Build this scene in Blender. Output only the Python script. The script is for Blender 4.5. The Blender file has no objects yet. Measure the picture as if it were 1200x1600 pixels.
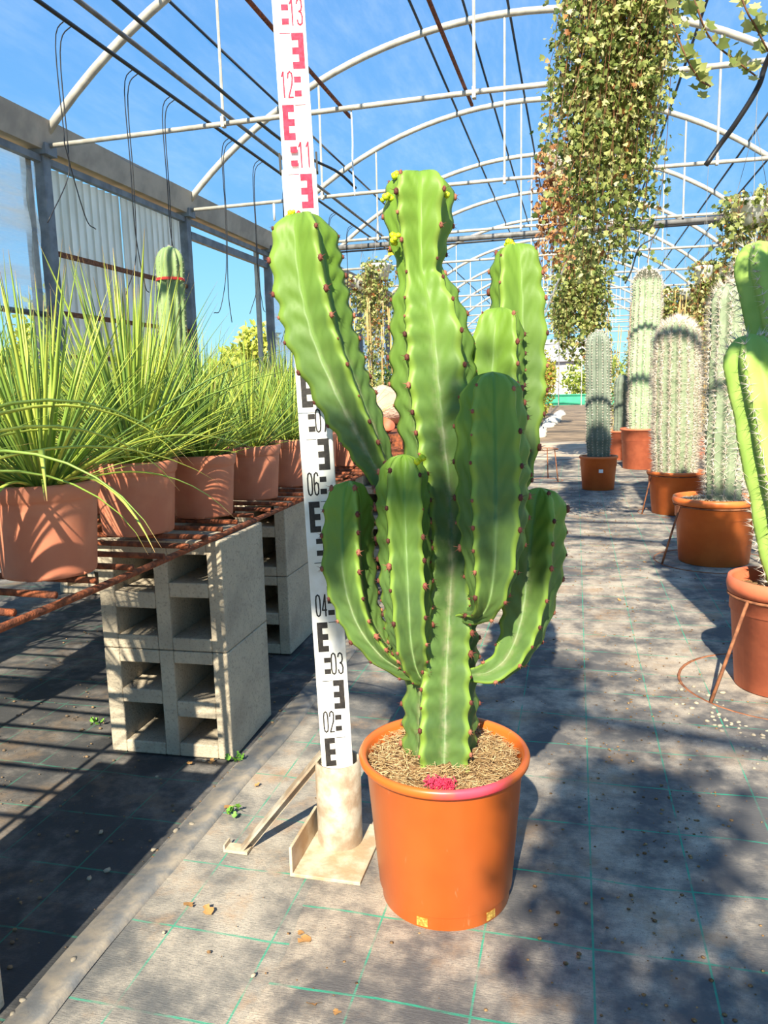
import bpy, math, random
import numpy as np
from mathutils import Vector, Matrix
from math import pi, sin, cos, radians

random.seed(7); RNG = np.random.default_rng(7)
S = bpy.context.scene
COL = S.collection

# ------------------------------------------------------------------ camera
F_PX, CAM_H = 1202.0, 0.775
_down = Vector((189.0, -7550.0, -F_PX)).normalized()
UPV = -_down
_ais = Vector((300.0, 198.0, -F_PX)); _ais = (_ais - UPV * _ais.dot(UPV)).normalized()
_rt = _ais.cross(UPV)
RC = Matrix((_rt, _ais, UPV))                       # camera axes -> world axes
CAM = Vector((0, 0, CAM_H))
cd = bpy.data.cameras.new('camera'); cam = bpy.data.objects.new('camera', cd); COL.objects.link(cam)
cd.sensor_fit = 'VERTICAL'; cd.sensor_height = 36.0; cd.lens = 36.0 * F_PX / 1600.0
cd.clip_start = 0.02; cd.clip_end = 300
cam.matrix_world = Matrix.Translation(CAM) @ RC.to_4x4()
S.camera = cam

# ------------------------------------------------------------------ sky, sun, exposure
W = bpy.data.worlds.new('sky'); S.world = W; W.use_nodes = True
nt = W.node_tree; nt.nodes.clear()
geo = nt.nodes.new('ShaderNodeTexCoord'); sep = nt.nodes.new('ShaderNodeSeparateXYZ')
rmp = nt.nodes.new('ShaderNodeValToRGB'); bg = nt.nodes.new('ShaderNodeBackground'); wo = nt.nodes.new('ShaderNodeOutputWorld')
nt.links.new(geo.outputs['Generated'], sep.inputs[0]); nt.links.new(sep.outputs['Z'], rmp.inputs[0])
nt.links.new(rmp.outputs[0], bg.inputs[0]); nt.links.new(bg.outputs[0], wo.inputs[0])
els = rmp.color_ramp.elements
els[0].position = 0.0; els[0].color = (0.50, 0.86, 1.0, 1)
els[1].position = 1.0; els[1].color = (0.12, 0.38, 0.80, 1)
for p, c in ((0.08, (0.36, 0.76, 1.0)), (0.22, (0.21, 0.57, 0.95)), (0.5, (0.12, 0.40, 0.84))):
    e = els.new(p); e.color = (*c, 1)
bg.inputs[1].default_value = 1.12
sd = bpy.data.lights.new('sun_offscreen', 'SUN'); sun = bpy.data.objects.new('sun_offscreen', sd); COL.objects.link(sun)
SUN_EL = radians(37.5)
sd.energy = 16.0; sd.angle = radians(0.6); sd.color = (1.0, 0.83, 0.58)
sun.rotation_euler = Vector((0.0, cos(SUN_EL), -sin(SUN_EL))).to_track_quat('-Z', 'Y').to_euler()
sun.location = (0, -6, 8)
S.view_settings.view_transform = 'Standard'; S.view_settings.look = 'None'
S.view_settings.exposure = 0.1; S.view_settings.gamma = 1.0; S.view_settings.use_curve_mapping = False

# ------------------------------------------------------------------ helpers
def ray(px, py): return RC @ Vector((px - 600.0, 800.0 - py, -F_PX))
def at_y(px, py, y):
    d = ray(px, py); return CAM + d * (y / d.y)
def at_z(px, py, z=0.0):
    d = ray(px, py); return CAM + d * ((z - CAM_H) / d.z)
def srgb(r, g, b):
    f = lambda c: c / 12.92 if c <= .04045 else ((c + .055) / 1.055) ** 2.4
    return (f(r / 255), f(g / 255), f(b / 255))

def tag(o, label=None, cat=None, group=None, kind=None):
    if label: o['label'] = label
    if cat: o['category'] = cat
    if group: o['group'] = group
    if kind: o['kind'] = kind
    return o
def empty(name, loc=(0, 0, 0), rz=0.0, label=None, cat=None, group=None, kind=None, parent=None):
    o = bpy.data.objects.new(name, None); COL.objects.link(o); o.empty_display_size = .05
    o.location = loc; o.rotation_euler = (0, 0, rz)
    if parent: o.parent = parent
    return tag(o, label, cat, group, kind)
def link(name, me, parent=None, loc=None, kind=None):
    o = bpy.data.objects.new(name, me); COL.objects.link(o)
    if parent: o.parent = parent
    if loc is not None: o.location = loc
    if kind: o['kind'] = kind
    return o

class MB:
    """collects geometry for ONE mesh"""
    def __init__(s): s.v = []; s.f = []
    def add(s, vs, fs):
        b = len(s.v); s.v.extend([tuple(v) for v in vs]); s.f.extend([tuple(b + i for i in f) for f in fs]); return s
    def box(s, a, b, M=None):
        (x0, y0, z0), (x1, y1, z1) = a, b
        vs = [Vector(p) for p in ((x0,y0,z0),(x1,y0,z0),(x1,y1,z0),(x0,y1,z0),(x0,y0,z1),(x1,y0,z1),(x1,y1,z1),(x0,y1,z1))]
        if M is not None: vs = [M @ v for v in vs]
        return s.add(vs, [(0,3,2,1),(4,5,6,7),(0,1,5,4),(1,2,6,5),(2,3,7,6),(3,0,4,7)])
    def tube(s, pts, r, n=8, caps=True):
        pts = [Vector(p) for p in pts]; m = len(pts)
        rr = r if isinstance(r, (list, tuple)) else [r] * m
        t0 = (pts[1] - pts[0]).normalized()
        nrm = t0.orthogonal().normalized(); rings = []
        for i, p in enumerate(pts):
            t = (pts[min(i + 1, m - 1)] - pts[max(i - 1, 0)]).normalized()
            nrm = (nrm - t * nrm.dot(t)).normalized(); bn = t.cross(nrm)
            rings.append([p + (nrm * cos(2*pi*k/n) + bn * sin(2*pi*k/n)) * rr[i] for k in range(n)])
        vs = [v for R in rings for v in R]; fs = []
        for i in range(m - 1):
            for k in range(n):
                fs.append((i*n + k, i*n + (k+1) % n, (i+1)*n + (k+1) % n, (i+1)*n + k))
        if caps: fs.append(tuple(range(n - 1, -1, -1))); fs.append(tuple((m-1)*n + k for k in range(n)))
        return s.add(vs, fs)
    def lathe(s, prof, n=48, c=(0, 0, 0), cap0=False, cap1=False):
        vs = []; fs = []; m = len(prof)
        for r, z in prof:
            for k in range(n): vs.append((c[0] + r*cos(2*pi*k/n), c[1] + r*sin(2*pi*k/n), c[2] + z))
        for i in range(m - 1):
            for k in range(n): fs.append((i*n + k, i*n + (k+1) % n, (i+1)*n + (k+1) % n, (i+1)*n + k))
        if cap0: fs.append(tuple(range(n - 1, -1, -1)))
        if cap1: fs.append(tuple((m-1)*n + k for k in range(n)))
        return s.add(vs, fs)
    def mesh(s, name, mat, smooth=False):
        me = bpy.data.meshes.new(name); me.from_pydata(s.v, [], s.f)
        if mat: me.materials.append(mat)
        if smooth: me.polygons.foreach_set('use_smooth', [True] * len(me.polygons))
        me.update(); return me
    def obj(s, name, mat, parent=None, smooth=False, loc=None, kind=None, bevel=0):
        o = link(name, s.mesh(name, mat, smooth), parent, loc, kind)
        if bevel:
            m = o.modifiers.new('bevel', 'BEVEL'); m.width = bevel; m.segments = 2; m.limit_method = 'ANGLE'
        return o

def catmull(P, n):
    """resample a control polyline (numpy k x d) to n points, even in parameter"""
    P = np.asarray(P, float); k = len(P)
    Q = np.vstack([2*P[0]-P[1], P, 2*P[-1]-P[-2]])
    t = np.linspace(0, k - 1 - 1e-9, n); i = t.astype(int); u = (t - i)[:, None]
    p0, p1, p2, p3 = Q[i], Q[i+1], Q[i+2], Q[i+3]
    return .5*((2*p1) + (-p0+p2)*u + (2*p0-5*p1+4*p2-p3)*u**2 + (-p0+3*p1-3*p2+p3)*u**3)
def arcpts(P, ds):
    C = catmull(P, 60 * len(P)); d = np.r_[0, np.cumsum(np.linalg.norm(np.diff(C[:, :3], axis=0), axis=1))]
    n = max(4, int(d[-1] / ds)); s = np.linspace(0, d[-1], n)
    return np.stack([np.interp(s, d, C[:, j]) for j in range(C.shape[1])], 1), s

def np_mesh(name, V, Fc, mat, attrs=None, smooth=False):
    """V (n,3) ; Fc (m,k) uniform polygons ; attrs {name: (n,)}"""
    me = bpy.data.meshes.new(name); V = np.ascontiguousarray(V, np.float32); Fc = np.ascontiguousarray(Fc, np.int32)
    m, k = Fc.shape
    me.vertices.add(len(V)); me.vertices.foreach_set('co', V.ravel())
    me.loops.add(m*k); me.loops.foreach_set('vertex_index', Fc.ravel())
    me.polygons.add(m); me.polygons.foreach_set('loop_start', np.arange(0, m*k, k, dtype=np.int32))
    if smooth: me.polygons.foreach_set('use_smooth', np.ones(m, bool))
    for a, vals in (attrs or {}).items():
        at = me.attributes.new(a, 'FLOAT', 'POINT'); at.data.foreach_set('value', np.ascontiguousarray(vals, np.float32))
    me.materials.append(mat); me.update(calc_edges=True); me.validate(); return me
def scatter(name, tv, tf, rot, loc, mat, rnd=None, smooth=False):
    """one mesh made of copies of a template (tv k x 3, tf m x 3): rot (N,3,3) incl. scale, loc (N,3)"""
    tv = np.asarray(tv, float); tf = np.asarray(tf, int); N = len(loc); k = len(tv)
    V = np.einsum('nij,kj->nki', rot, tv) + loc[:, None, :]
    Fc = tf[None] + (np.arange(N) * k)[:, None, None]
    r = RNG.random(N) if rnd is None else rnd
    return np_mesh(name, V.reshape(-1, 3), Fc.reshape(-1, tf.shape[1]), mat, {'v': np.repeat(r, k)}, smooth)
def frames(z, roll=None):
    """rotation matrices whose third column is z (N,3)"""
    z = z / np.linalg.norm(z, axis=1, keepdims=True)
    a = np.where(np.abs(z[:, 2:3]) < .9, np.array([[0, 0, 1.]]), np.array([[1., 0, 0]]))
    x = np.cross(a, z); x /= np.linalg.norm(x, axis=1, keepdims=True); y = np.cross(z, x)
    if roll is not None:
        c, s_ = np.cos(roll)[:, None], np.sin(roll)[:, None]; x, y = x*c + y*s_, y*c - x*s_
    return np.stack([x, y, z], 2)

# ------------------------------------------------------------------ materials
class NT:
    def __init__(s, name):
        s.m = bpy.data.materials.new(name); s.m.use_nodes = True; s.t = s.m.node_tree
        s.b = s.t.nodes['Principled BSDF']; s.o = s.t.nodes['Material Output']
    def n(s, typ, **kw):
        nd = s.t.nodes.new(typ)
        for k, v in kw.items(): setattr(nd, k, v)
        return nd
    def l(s, a, b): s.t.links.new(a, b)
    def val(s, sock, v):
        if isinstance(v, (int, float)): sock.default_value = v
        elif isinstance(v, tuple): sock.default_value = (*v, 1) if len(v) == 3 and len(sock.default_value) == 4 else v
        else: s.l(v, sock)
    def coord(s, kind='Object'):
        if not hasattr(s, '_tc'): s._tc = s.n('ShaderNodeTexCoord')
        return s._tc.outputs[kind]
    def noise(s, scale, detail=3, rough=.55, vec=None, stretch=None):
        nd = s.n('ShaderNodeTexNoise'); nd.inputs['Scale'].default_value = scale
        nd.inputs['Detail'].default_value = detail; nd.inputs['Roughness'].default_value = rough
        v = vec or s.coord()
        if stretch:
            mp = s.n('ShaderNodeMapping'); mp.inputs['Scale'].default_value = stretch; s.l(v, mp.inputs[0]); v = mp.outputs[0]
        s.l(v, nd.inputs['Vector']); return nd.outputs['Fac']
    def ramp(s, fac, stops):
        r = s.n('ShaderNodeValToRGB'); e = r.color_ramp.elements
        e[0].position, e[0].color = stops[0][0], (*stops[0][1], 1); e[1].position, e[1].color = stops[-1][0], (*stops[-1][1], 1)
        for p, c in stops[1:-1]:
            x = e.new(p); x.color = (*c, 1)
        s.l(fac, r.inputs[0]); return r.outputs[0]
    def mix(s, fac, a, b, blend='MIX'):
        m = s.n('ShaderNodeMix', data_type='RGBA', blend_type=blend)
        s.val(m.inputs['Factor'], fac); s.val(m.inputs[6], a); s.val(m.inputs[7], b); return m.outputs[2]
    def math(s, op, a, b=0.0, c=None, clamp=False):
        m = s.n('ShaderNodeMath', operation=op, use_clamp=clamp); s.val(m.inputs[0], a); s.val(m.inputs[1], b)
        if c is not None: s.val(m.inputs[2], c)
        return m.outputs[0]
    def step(s, x, lo, hi):
        m = s.n('ShaderNodeMapRange', interpolation_type='SMOOTHSTEP'); s.val(m.inputs[0], x); m.inputs[1].default_value = lo; m.inputs[2].default_value = hi
        return m.outputs[0]
    def attr(s, name):
        a = s.n('ShaderNodeAttribute'); a.attribute_name = name; return a.outputs['Fac']
    def bump(s, h, strength=.3, dist=.01):
        b = s.n('ShaderNodeBump'); b.inputs['Strength'].default_value = strength; b.inputs['Distance'].default_value = dist
        s.l(h, b.inputs['Height']); s.l(b.outputs[0], s.b.inputs['Normal'])
    def done(s, col, rough=.6, metal=0.0, spec=.5):
        s.val(s.b.inputs['Base Color'], col); s.val(s.b.inputs['Roughness'], rough); s.b.inputs['Metallic'].default_value = metal
        s.b.inputs['Specular IOR Level'].default_value = spec; return s.m
    def translucent(s, col, fac):
        tr = s.n('ShaderNodeBsdfTranslucent'); s.val(tr.inputs[0], col); mx = s.n('ShaderNodeMixShader'); mx.inputs[0].default_value = fac
        s.l(s.b.outputs[0], mx.inputs[1]); s.l(tr.outputs[0], mx.inputs[2]); s.l(mx.outputs[0], s.o.inputs[0])

def simple(name, c1, c2=None, scale=20, rough=.6, metal=0.0, bump=0, bscale=150, spec=.4, bdist=.003):
    t = NT(name)
    col = t.mix(t.step(t.noise(scale, 4), .35, .65), c1, c2) if c2 else c1
    if bump: t.bump(t.noise(bscale, 3), bump, bdist)
    return t.done(col, rough, metal, spec)
def leafmat(name, stops, trans=.35, rough=.5):
    t = NT(name); c = t.ramp(t.attr('v'), stops); m = t.done(c, rough, 0, .35); t.translucent(c, trans); return m

MAT = {}
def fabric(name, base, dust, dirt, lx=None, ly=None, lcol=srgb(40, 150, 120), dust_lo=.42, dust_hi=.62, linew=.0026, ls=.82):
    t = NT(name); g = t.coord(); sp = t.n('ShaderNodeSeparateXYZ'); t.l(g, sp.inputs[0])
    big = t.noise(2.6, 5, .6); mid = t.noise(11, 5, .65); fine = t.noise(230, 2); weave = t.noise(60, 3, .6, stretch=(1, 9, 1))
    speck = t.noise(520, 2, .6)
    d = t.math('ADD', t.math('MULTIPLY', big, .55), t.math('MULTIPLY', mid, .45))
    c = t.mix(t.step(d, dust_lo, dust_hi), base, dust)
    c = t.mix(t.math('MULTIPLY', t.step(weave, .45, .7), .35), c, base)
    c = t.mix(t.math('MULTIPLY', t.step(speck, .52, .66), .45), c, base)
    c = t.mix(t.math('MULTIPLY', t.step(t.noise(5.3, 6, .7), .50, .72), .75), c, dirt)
    if lx:
        wob = t.math('MULTIPLY', t.math('SUBTRACT', t.noise(5, 2), .5), .016)
        def lines(v, o, sp_, wid):
            q = t.math('DIVIDE', t.math('SUBTRACT', v, o), sp_); q = t.math('ABSOLUTE', t.math('SUBTRACT', q, t.math('ROUND', q)))
            return t.math('SUBTRACT', 1.0, t.step(q, wid / sp_ * .5, wid / sp_ * .9))
        a = lines(sp.outputs[0], lx[0], lx[1], linew * .8); b = lines(t.math('ADD', sp.outputs[1], wob), ly[0], ly[1], linew)
        m = t.math('MULTIPLY', t.math('MAXIMUM', a, b), ls)
        m = t.math('MULTIPLY', m, t.step(t.noise(16, 4), .30, .60))
        c = t.mix(m, c, lcol)
    t.bump(t.math('ADD', weave, t.math('MULTIPLY', fine, .6)), .35, .004)
    return t.done(c, .85, 0, .25)
MAT['fab_right'] = fabric('woven fabric dusty', srgb(88, 86, 86), srgb(184, 170, 152), srgb(150, 122, 94), (.034, .1508), (.998, .1555))
MAT['fab_mid'] = fabric('woven fabric grey', srgb(92, 92, 92), srgb(172, 162, 148), srgb(166, 132, 98), (-.567, .155), (1.07, .1515), ls=.75)
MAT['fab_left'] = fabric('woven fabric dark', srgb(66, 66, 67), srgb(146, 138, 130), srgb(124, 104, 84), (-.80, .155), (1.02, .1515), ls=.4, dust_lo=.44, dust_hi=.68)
MAT['fab_strip'] = simple('folded fabric edge', srgb(112, 112, 112), srgb(156, 144, 128), 22, .85, bump=.4, bscale=90)
MAT['soilground'] = simple('dry ground', srgb(150, 128, 104), srgb(112, 96, 80), 3, .95, bump=.6, bscale=40, bdist=.02)
MAT['concrete_light'] = simple('pale concrete', srgb(200, 180, 156), srgb(170, 150, 130), 4, .9, bump=.4, bscale=40)
MAT['galv'] = simple('galvanised steel', srgb(196, 190, 176), srgb(170, 164, 152), 9, .45, .1, .1, 200)
MAT['galv_dark'] = simple('weathered steel post', srgb(134, 138, 140), srgb(108, 112, 116), 8, .55, 0, .15, 120)
MAT['gutter'] = simple('gutter steel', srgb(192, 178, 160), srgb(160, 148, 134), 3, .6, 0)
MAT['rust'] = simple('rusty rebar', srgb(150, 82, 50), srgb(92, 52, 36), 60, .9, 0, .7, 300)
MAT['rust_thin'] = simple('rusty wire', srgb(150, 96, 64), srgb(110, 66, 44), 50, .85)
MAT['blackhose'] = simple('black hose', srgb(34, 34, 36), None, 1, .45)
MAT['greyhose'] = simple('grey pipe', srgb(126, 124, 122), srgb(96, 94, 92), 12, .5)
MAT['string'] = simple('white string', srgb(232, 232, 226), None, 1, .8)
MAT['white_pl'] = simple('white plastic', srgb(238, 238, 234), srgb(220, 220, 216), 30, .4)
MAT['yellow_tag'] = simple('yellow plastic', srgb(235, 215, 30), None, 1, .5)
MAT['staff'] = simple('staff enamel', srgb(246, 245, 240), srgb(232, 228, 216), 22, .35, 0, 0, 1, .4)
MAT['ink_black'] = simple('black print', srgb(36, 34, 34), srgb(52, 48, 46), 220, .5)
MAT['ink_red'] = simple('red print', srgb(204, 24, 58), srgb(212, 48, 78), 220, .7)
MAT['blackclip'] = simple('black clip', srgb(30, 30, 32), None, 1, .4)
MAT['standsteel'] = simple('painted steel with rust', srgb(186, 176, 158), srgb(150, 130, 108), 26, .6, .15, .3, 120)
MAT['standsteel2'] = simple('dusty steel plate', srgb(200, 184, 160), srgb(176, 150, 118), 30, .65, .1, .3, 120)
MAT['terra'] = simple('terracotta plastic', srgb(204, 130, 100), srgb(194, 118, 90), 14, .5, 0, .05, 60, .4)
MAT['orange'] = simple('orange plastic', srgb(218, 114, 52), srgb(208, 104, 46), 12, .42, 0, .04, 60, .45)
MAT['orange_soft'] = simple('faded orange plastic', srgb(206, 112, 78), srgb(190, 100, 70), 16, .55, 0, .1, 90, .4)
MAT['wood'] = simple('yellow timber', srgb(232, 196, 120), srgb(206, 166, 96), 12, .7)
MAT['rock'] = simple('pinkish stone', srgb(206, 178, 160), srgb(170, 140, 122), 6, .9, 0, .6, 40, .3, .02)
MAT['pebble'] = simple('pale pebble', srgb(184, 170, 148), srgb(146, 132, 112), 40, .85)
MAT['dryleaf'] = simple('dry leaf', srgb(196, 150, 92), srgb(150, 104, 60), 60, .8)
MAT['litter'] = simple('plant litter', srgb(142, 116, 86), srgb(98, 82, 66), 30, .95)
MAT['gold'] = simple('gold sticker', srgb(214, 176, 84), srgb(160, 112, 46), 260, .5)
MAT['weed'] = simple('weed leaf', srgb(120, 170, 60), srgb(90, 140, 50), 50, .6)
MAT['bamboo'] = simple('bamboo cane', srgb(214, 180, 120), srgb(186, 148, 92), 12, .6)
MAT['green_board'] = simple('green board', srgb(60, 170, 130), srgb(50, 150, 116), 3, .6)
MAT['greyroof'] = simple('grey sheet roof', srgb(170, 174, 186), srgb(150, 156, 170), 2, .7)
MAT['bark'] = simple('bark', srgb(120, 100, 80), srgb(90, 74, 58), 20, .9)
MAT['tape'] = simple('red tape', srgb(220, 60, 50), None, 1, .5)
MAT['label'] = simple('paper label', srgb(240, 240, 238), None, 1, .6)
MAT['whitestone'] = simple('white stone', srgb(236, 228, 214), srgb(200, 190, 176), 10, .9)

def blockmat():
    t = NT('concrete block'); n = t.noise(9, 4); p = t.noise(160, 3, .7)
    c = t.mix(t.step(n, .35, .65), srgb(186, 172, 150), srgb(164, 152, 134)); c = t.mix(t.math('MULTIPLY', t.step(p, .52, .68), .5), c, srgb(112, 104, 94))
    c = t.mix(t.math('MULTIPLY', t.step(t.noise(26, 5, .7), .62, .76), .6), c, srgb(116, 98, 80))
    t.bump(p, .7, .004); return t.done(c, .95, 0, .2)
MAT['block'] = blockmat()
def soilmat():
    t = NT('potting soil'); c = t.ramp(t.noise(120, 4, .7), [(.3, srgb(70, 52, 38)), (.5, srgb(128, 98, 68)), (.7, srgb(186, 152, 108))]); t.bump(t.noise(150, 4), 1.0, .006); return t.done(c, 1, 0, .1)
MAT['soil'] = soilmat()
MAT['straw'] = leafmat('straw fibre', [(0, srgb(150, 116, 74)), (.5, srgb(206, 172, 122)), (1, srgb(232, 206, 160))], .1, .8)
MAT['straw_pink'] = simple('pink sprayed fibre', srgb(232, 60, 96), None, 1, .8)
def mainpot():
    t = NT('orange nursery pot'); g = t.coord()
    c = t.mix(t.step(t.noise(9, 3), .3, .7), srgb(214, 106, 40), srgb(206, 98, 36))
    sc = t.noise(70, 3, .8, stretch=(1, 1, .25)); c = t.mix(t.math('MULTIPLY', t.step(sc, .64, .74), .3), c, srgb(238, 170, 130))
    sp = t.n('ShaderNodeSeparateXYZ'); t.l(g, sp.inputs[0])
    # pink paint smear near the rim on the front right
    dv = t.n('ShaderNodeVectorMath', operation='DISTANCE'); t.l(g, dv.inputs[0]); dv.inputs[1].default_value = (.062, -.112, .236)
    k = t.math('MULTIPLY', t.math('SUBTRACT', 1.0, t.step(t.math('ADD', dv.outputs['Value'], t.math('MULTIPLY', t.noise(50, 3), .05)), .045, .10)), t.step(sp.outputs[2], .212, .226))
    c = t.mix(t.math('MULTIPLY', k, .9), c, srgb(236, 70, 96)); t.bump(t.noise(40, 2), .03, .003)
    return t.done(c, .36, 0, .5)
MAT['mainpot'] = mainpot()
def euph():
    t = NT('euphorbia skin'); rib = t.attr('rib'); hg = t.attr('hgt'); cork = t.attr('cork')
    n = t.noise(14, 4); n2 = t.noise(70, 4, .65)
    c = t.mix(t.step(n, .3, .7), srgb(70, 96, 54), srgb(90, 118, 58))
    c = t.mix(t.step(hg, .45, 1.0), c, srgb(104, 136, 46))
    c = t.mix(t.step(rib, .80, .97), c, srgb(122, 150, 60))
    ck = t.math('MULTIPLY', t.math('SUBTRACT', 1.0, t.step(rib, .05, .42)), t.math('MULTIPLY', cork, t.step(n2, .35, .65)))
    ck = t.math('ADD', ck, t.math('MULTIPLY', t.math('MULTIPLY', t.step(t.noise(22, 5, .7), .58, .72), cork), .45), clamp=True)
    c = t.mix(t.math('MULTIPLY', ck, .6), c, srgb(138, 132, 104))
    c = t.mix(t.math('MULTIPLY', t.math('SUBTRACT', 1.0, t.step(rib, .0, .04)), .14), c, srgb(150, 170, 106))
    t.bump(n2, .08, .003); return t.done(c, .5, 0, .3)
MAT['euph'] = euph()
MAT['areole'] = leafmat('areole', [(0, srgb(76, 38, 32)), (.6, srgb(118, 62, 50)), (1, srgb(156, 98, 76))], .0, .7)
MAT['bud'] = simple('yellow bud', srgb(206, 210, 24), srgb(168, 190, 30), 90, .5)
MAT['scar'] = simple('orange scar', srgb(196, 130, 70), srgb(160, 100, 56), 90, .9)
MAT['agave'] = leafmat('agave leaf', [(0, srgb(96, 126, 74)), (.45, srgb(148, 176, 76)), (.8, srgb(194, 206, 92)), (1, srgb(214, 198, 120))], .25, .45)
def agave_single():
    t = NT('agave leaf blade'); oi = t.n('ShaderNodeObjectInfo'); r = oi.outputs['Random']; sp = t.attr('s')
    c = t.ramp(r, [(0, srgb(104, 138, 72)), (.45, srgb(150, 178, 74)), (1, srgb(200, 210, 92))])
    c = t.mix(t.step(sp, .90, 1.0), c, srgb(190, 150, 100)); c = t.mix(t.math('MULTIPLY', t.math('SUBTRACT', 1.0, t.step(sp, 0, .25)), .7), c, srgb(206, 208, 96))
    m = t.done(c, .42, 0, .4); t.translucent(c, .18); return m
MAT['blade'] = agave_single()
MAT['ivy'] = leafmat('ivy leaf', [(0, srgb(84, 104, 50)), (.35, srgb(138, 150, 78)), (.6, srgb(196, 196, 124)), (.84, srgb(228, 222, 170)), (.93, srgb(204, 152, 92)), (1, srgb(160, 104, 60))], .45)
MAT['ivy_dry'] = leafmat('dry ivy leaf', [(0, srgb(150, 96, 56)), (.5, srgb(198, 146, 96)), (1, srgb(222, 186, 140))], .35)
MAT['vine'] = simple('vine stem', srgb(122, 84, 54), srgb(92, 62, 44), 30, .8)
MAT['shrub'] = leafmat('shrub leaf', [(0, srgb(92, 112, 40)), (.5, srgb(168, 172, 62)), (.8, srgb(206, 186, 80)), (1, srgb(210, 96, 84))], .35)
MAT['tree'] = leafmat('tree leaf', [(0, srgb(110, 136, 60)), (.6, srgb(176, 190, 84)), (1, srgb(214, 214, 120))], .4)
MAT['greenleaf'] = leafmat('green foliage', [(0, srgb(58, 86, 42)), (.6, srgb(104, 138, 58)), (1, srgb(164, 176, 84))], .3)
def cactusmat(name, body, body2, tip=None):
    t = NT(name); c = t.mix(t.step(t.noise(10, 4), .35, .65), body, body2)
    if tip: c = t.mix(t.step(t.attr('hgt'), .90, .95), c, tip)
    return t.done(c, .55, 0, .3)
MAT['cac_blue'] = cactusmat('blue grey cactus skin', srgb(122, 132, 116), srgb(98, 110, 96))
MAT['cac_pale'] = cactusmat('pale green cactus skin', srgb(164, 184, 146), srgb(140, 164, 126), srgb(70, 72, 58))
MAT['cac_pale2'] = cactusmat('grey green cactus skin', srgb(142, 154, 126), srgb(120, 134, 106))
MAT['cac_green'] = cactusmat('green cactus skin', srgb(136, 168, 76), srgb(156, 184, 92))
MAT['cac_left'] = cactusmat('sage cactus skin', srgb(140, 160, 104), srgb(120, 142, 92))
MAT['spine_white'] = leafmat('white spine', [(0, srgb(168, 152, 134)), (.5, srgb(214, 200, 182)), (1, srgb(236, 226, 212))], .0, .6)
MAT['spine_grey'] = leafmat('grey spine', [(0, srgb(150, 146, 136)), (1, srgb(200, 196, 184))], .0, .6)
def filmmat(name, tint, diff, fac, streak):
    t = NT(name); tr = t.n('ShaderNodeBsdfTransparent'); tr.inputs[0].default_value = (*tint, 1)
    tl = t.n('ShaderNodeBsdfTranslucent'); tl.inputs[0].default_value = (*diff, 1)
    f = t.math('MULTIPLY_ADD', t.step(t.noise(1.2, 5, .7, stretch=streak), .35, .8), fac, fac * .4)
    mx = t.n('ShaderNodeMixShader'); t.l(f, mx.inputs[0]); t.l(tr.outputs[0], mx.inputs[1]); t.l(tl.outputs[0], mx.inputs[2]); t.l(mx.outputs[0], t.o.inputs[0]); return t.m
MAT['film'] = filmmat('roof film', (.70, .78, .90), (.85, .86, .84), .05, (3, .6, 3))
MAT['sidefilm'] = filmmat('side film', (.78, .86, .96), (.90, .93, .97), .85, (1, .4, 4))
def corrmat():
    t = NT('translucent corrugated sheet'); g = t.coord(); c = t.mix(t.step(t.noise(3, 4, .6, stretch=(1, 4, .5)), .35, .7), srgb(248, 248, 240), srgb(226, 226, 216))
    sp = t.n('ShaderNodeSeparateXYZ'); t.l(g, sp.inputs[0])
    wv = t.math('SINE', t.math('MULTIPLY', sp.outputs[1], 2*pi/.105)); dirt = t.math('MULTIPLY', t.step(wv, .2, .95), t.math('MULTIPLY_ADD', t.noise(2.5, 4, .6), .8, .15))
    c = t.mix(dirt, c, srgb(176, 164, 142))
    m = t.done(c, .45, 0, .3); t.translucent(c, .75); return m
MAT['corr'] = corrmat()
MAT['purlin'] = simple('dark purlin cord', srgb(56, 66, 80), None, 1, .6)

# ================================================================== STRUCTURE
# ---- floor
fl = MB(); fl.box((-40, -8, -.05), (40, 70, -.006)); FLOOR = fl.obj('floor', MAT['soilground'], kind='structure')
def sheet(x0, x1, y0, y1, z, mat, nx, ny, wav=.0015, edge=0):
    xs = np.linspace(x0, x1, nx); ys = np.linspace(y0, y1, ny); X, Y = np.meshgrid(xs, ys)
    Z = z + wav*np.sin(X*9+Y*4.1)*np.cos(Y*6.3-X*3.7) + wav*.5*np.sin(X*23+1)*np.sin(Y*17)
    if edge: X = X + np.where(np.arange(nx)[None, :] == 0, .006*np.sin(Y*9)+.004*np.sin(Y*23), 0)
    V = np.stack([X, Y, Z], 2).reshape(-1, 3); i = np.arange(nx*ny).reshape(ny, nx)
    Fc = np.stack([i[:-1, :-1], i[:-1, 1:], i[1:, 1:], i[1:, :-1]], 2).reshape(-1, 4)
    return np_mesh('fabric_sheet', V, Fc, mat, None, True)
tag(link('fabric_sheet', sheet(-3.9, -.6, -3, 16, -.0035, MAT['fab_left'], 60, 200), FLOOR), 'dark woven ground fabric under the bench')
tag(link('fabric_sheet', sheet(-.69, -.30, -3, 11, -.001, MAT['fab_mid'], 40, 400), FLOOR), 'grey woven ground fabric between bench and pot')
tag(link('fabric_sheet', sheet(-.392, 2.4, -3, 11, .0018, MAT['fab_right'], 90, 400, edge=1), FLOOR), 'dusty woven ground fabric with green grid threads')
st = MB()      # rolled edge strip beside the bench
ys = np.linspace(-2, 9, 240)
for i, y in enumerate(ys):
    w = .004 * sin(y * 5) + .003 * sin(y * 13)
    for dx, z in ((-.046, .000), (-.042, .0035), (-.012, .0035 + .001*sin(y*7)), (.000, .0065 + .001*sin(y*11)), (.006, .0055), (.010, .000)):
        st.v.append((-.640 + dx + w, y, z))
    if i: 
        b = (i-1)*6
        for k in range(5): st.f.append((b+k, b+k+1, b+k+7, b+k+6))
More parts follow.
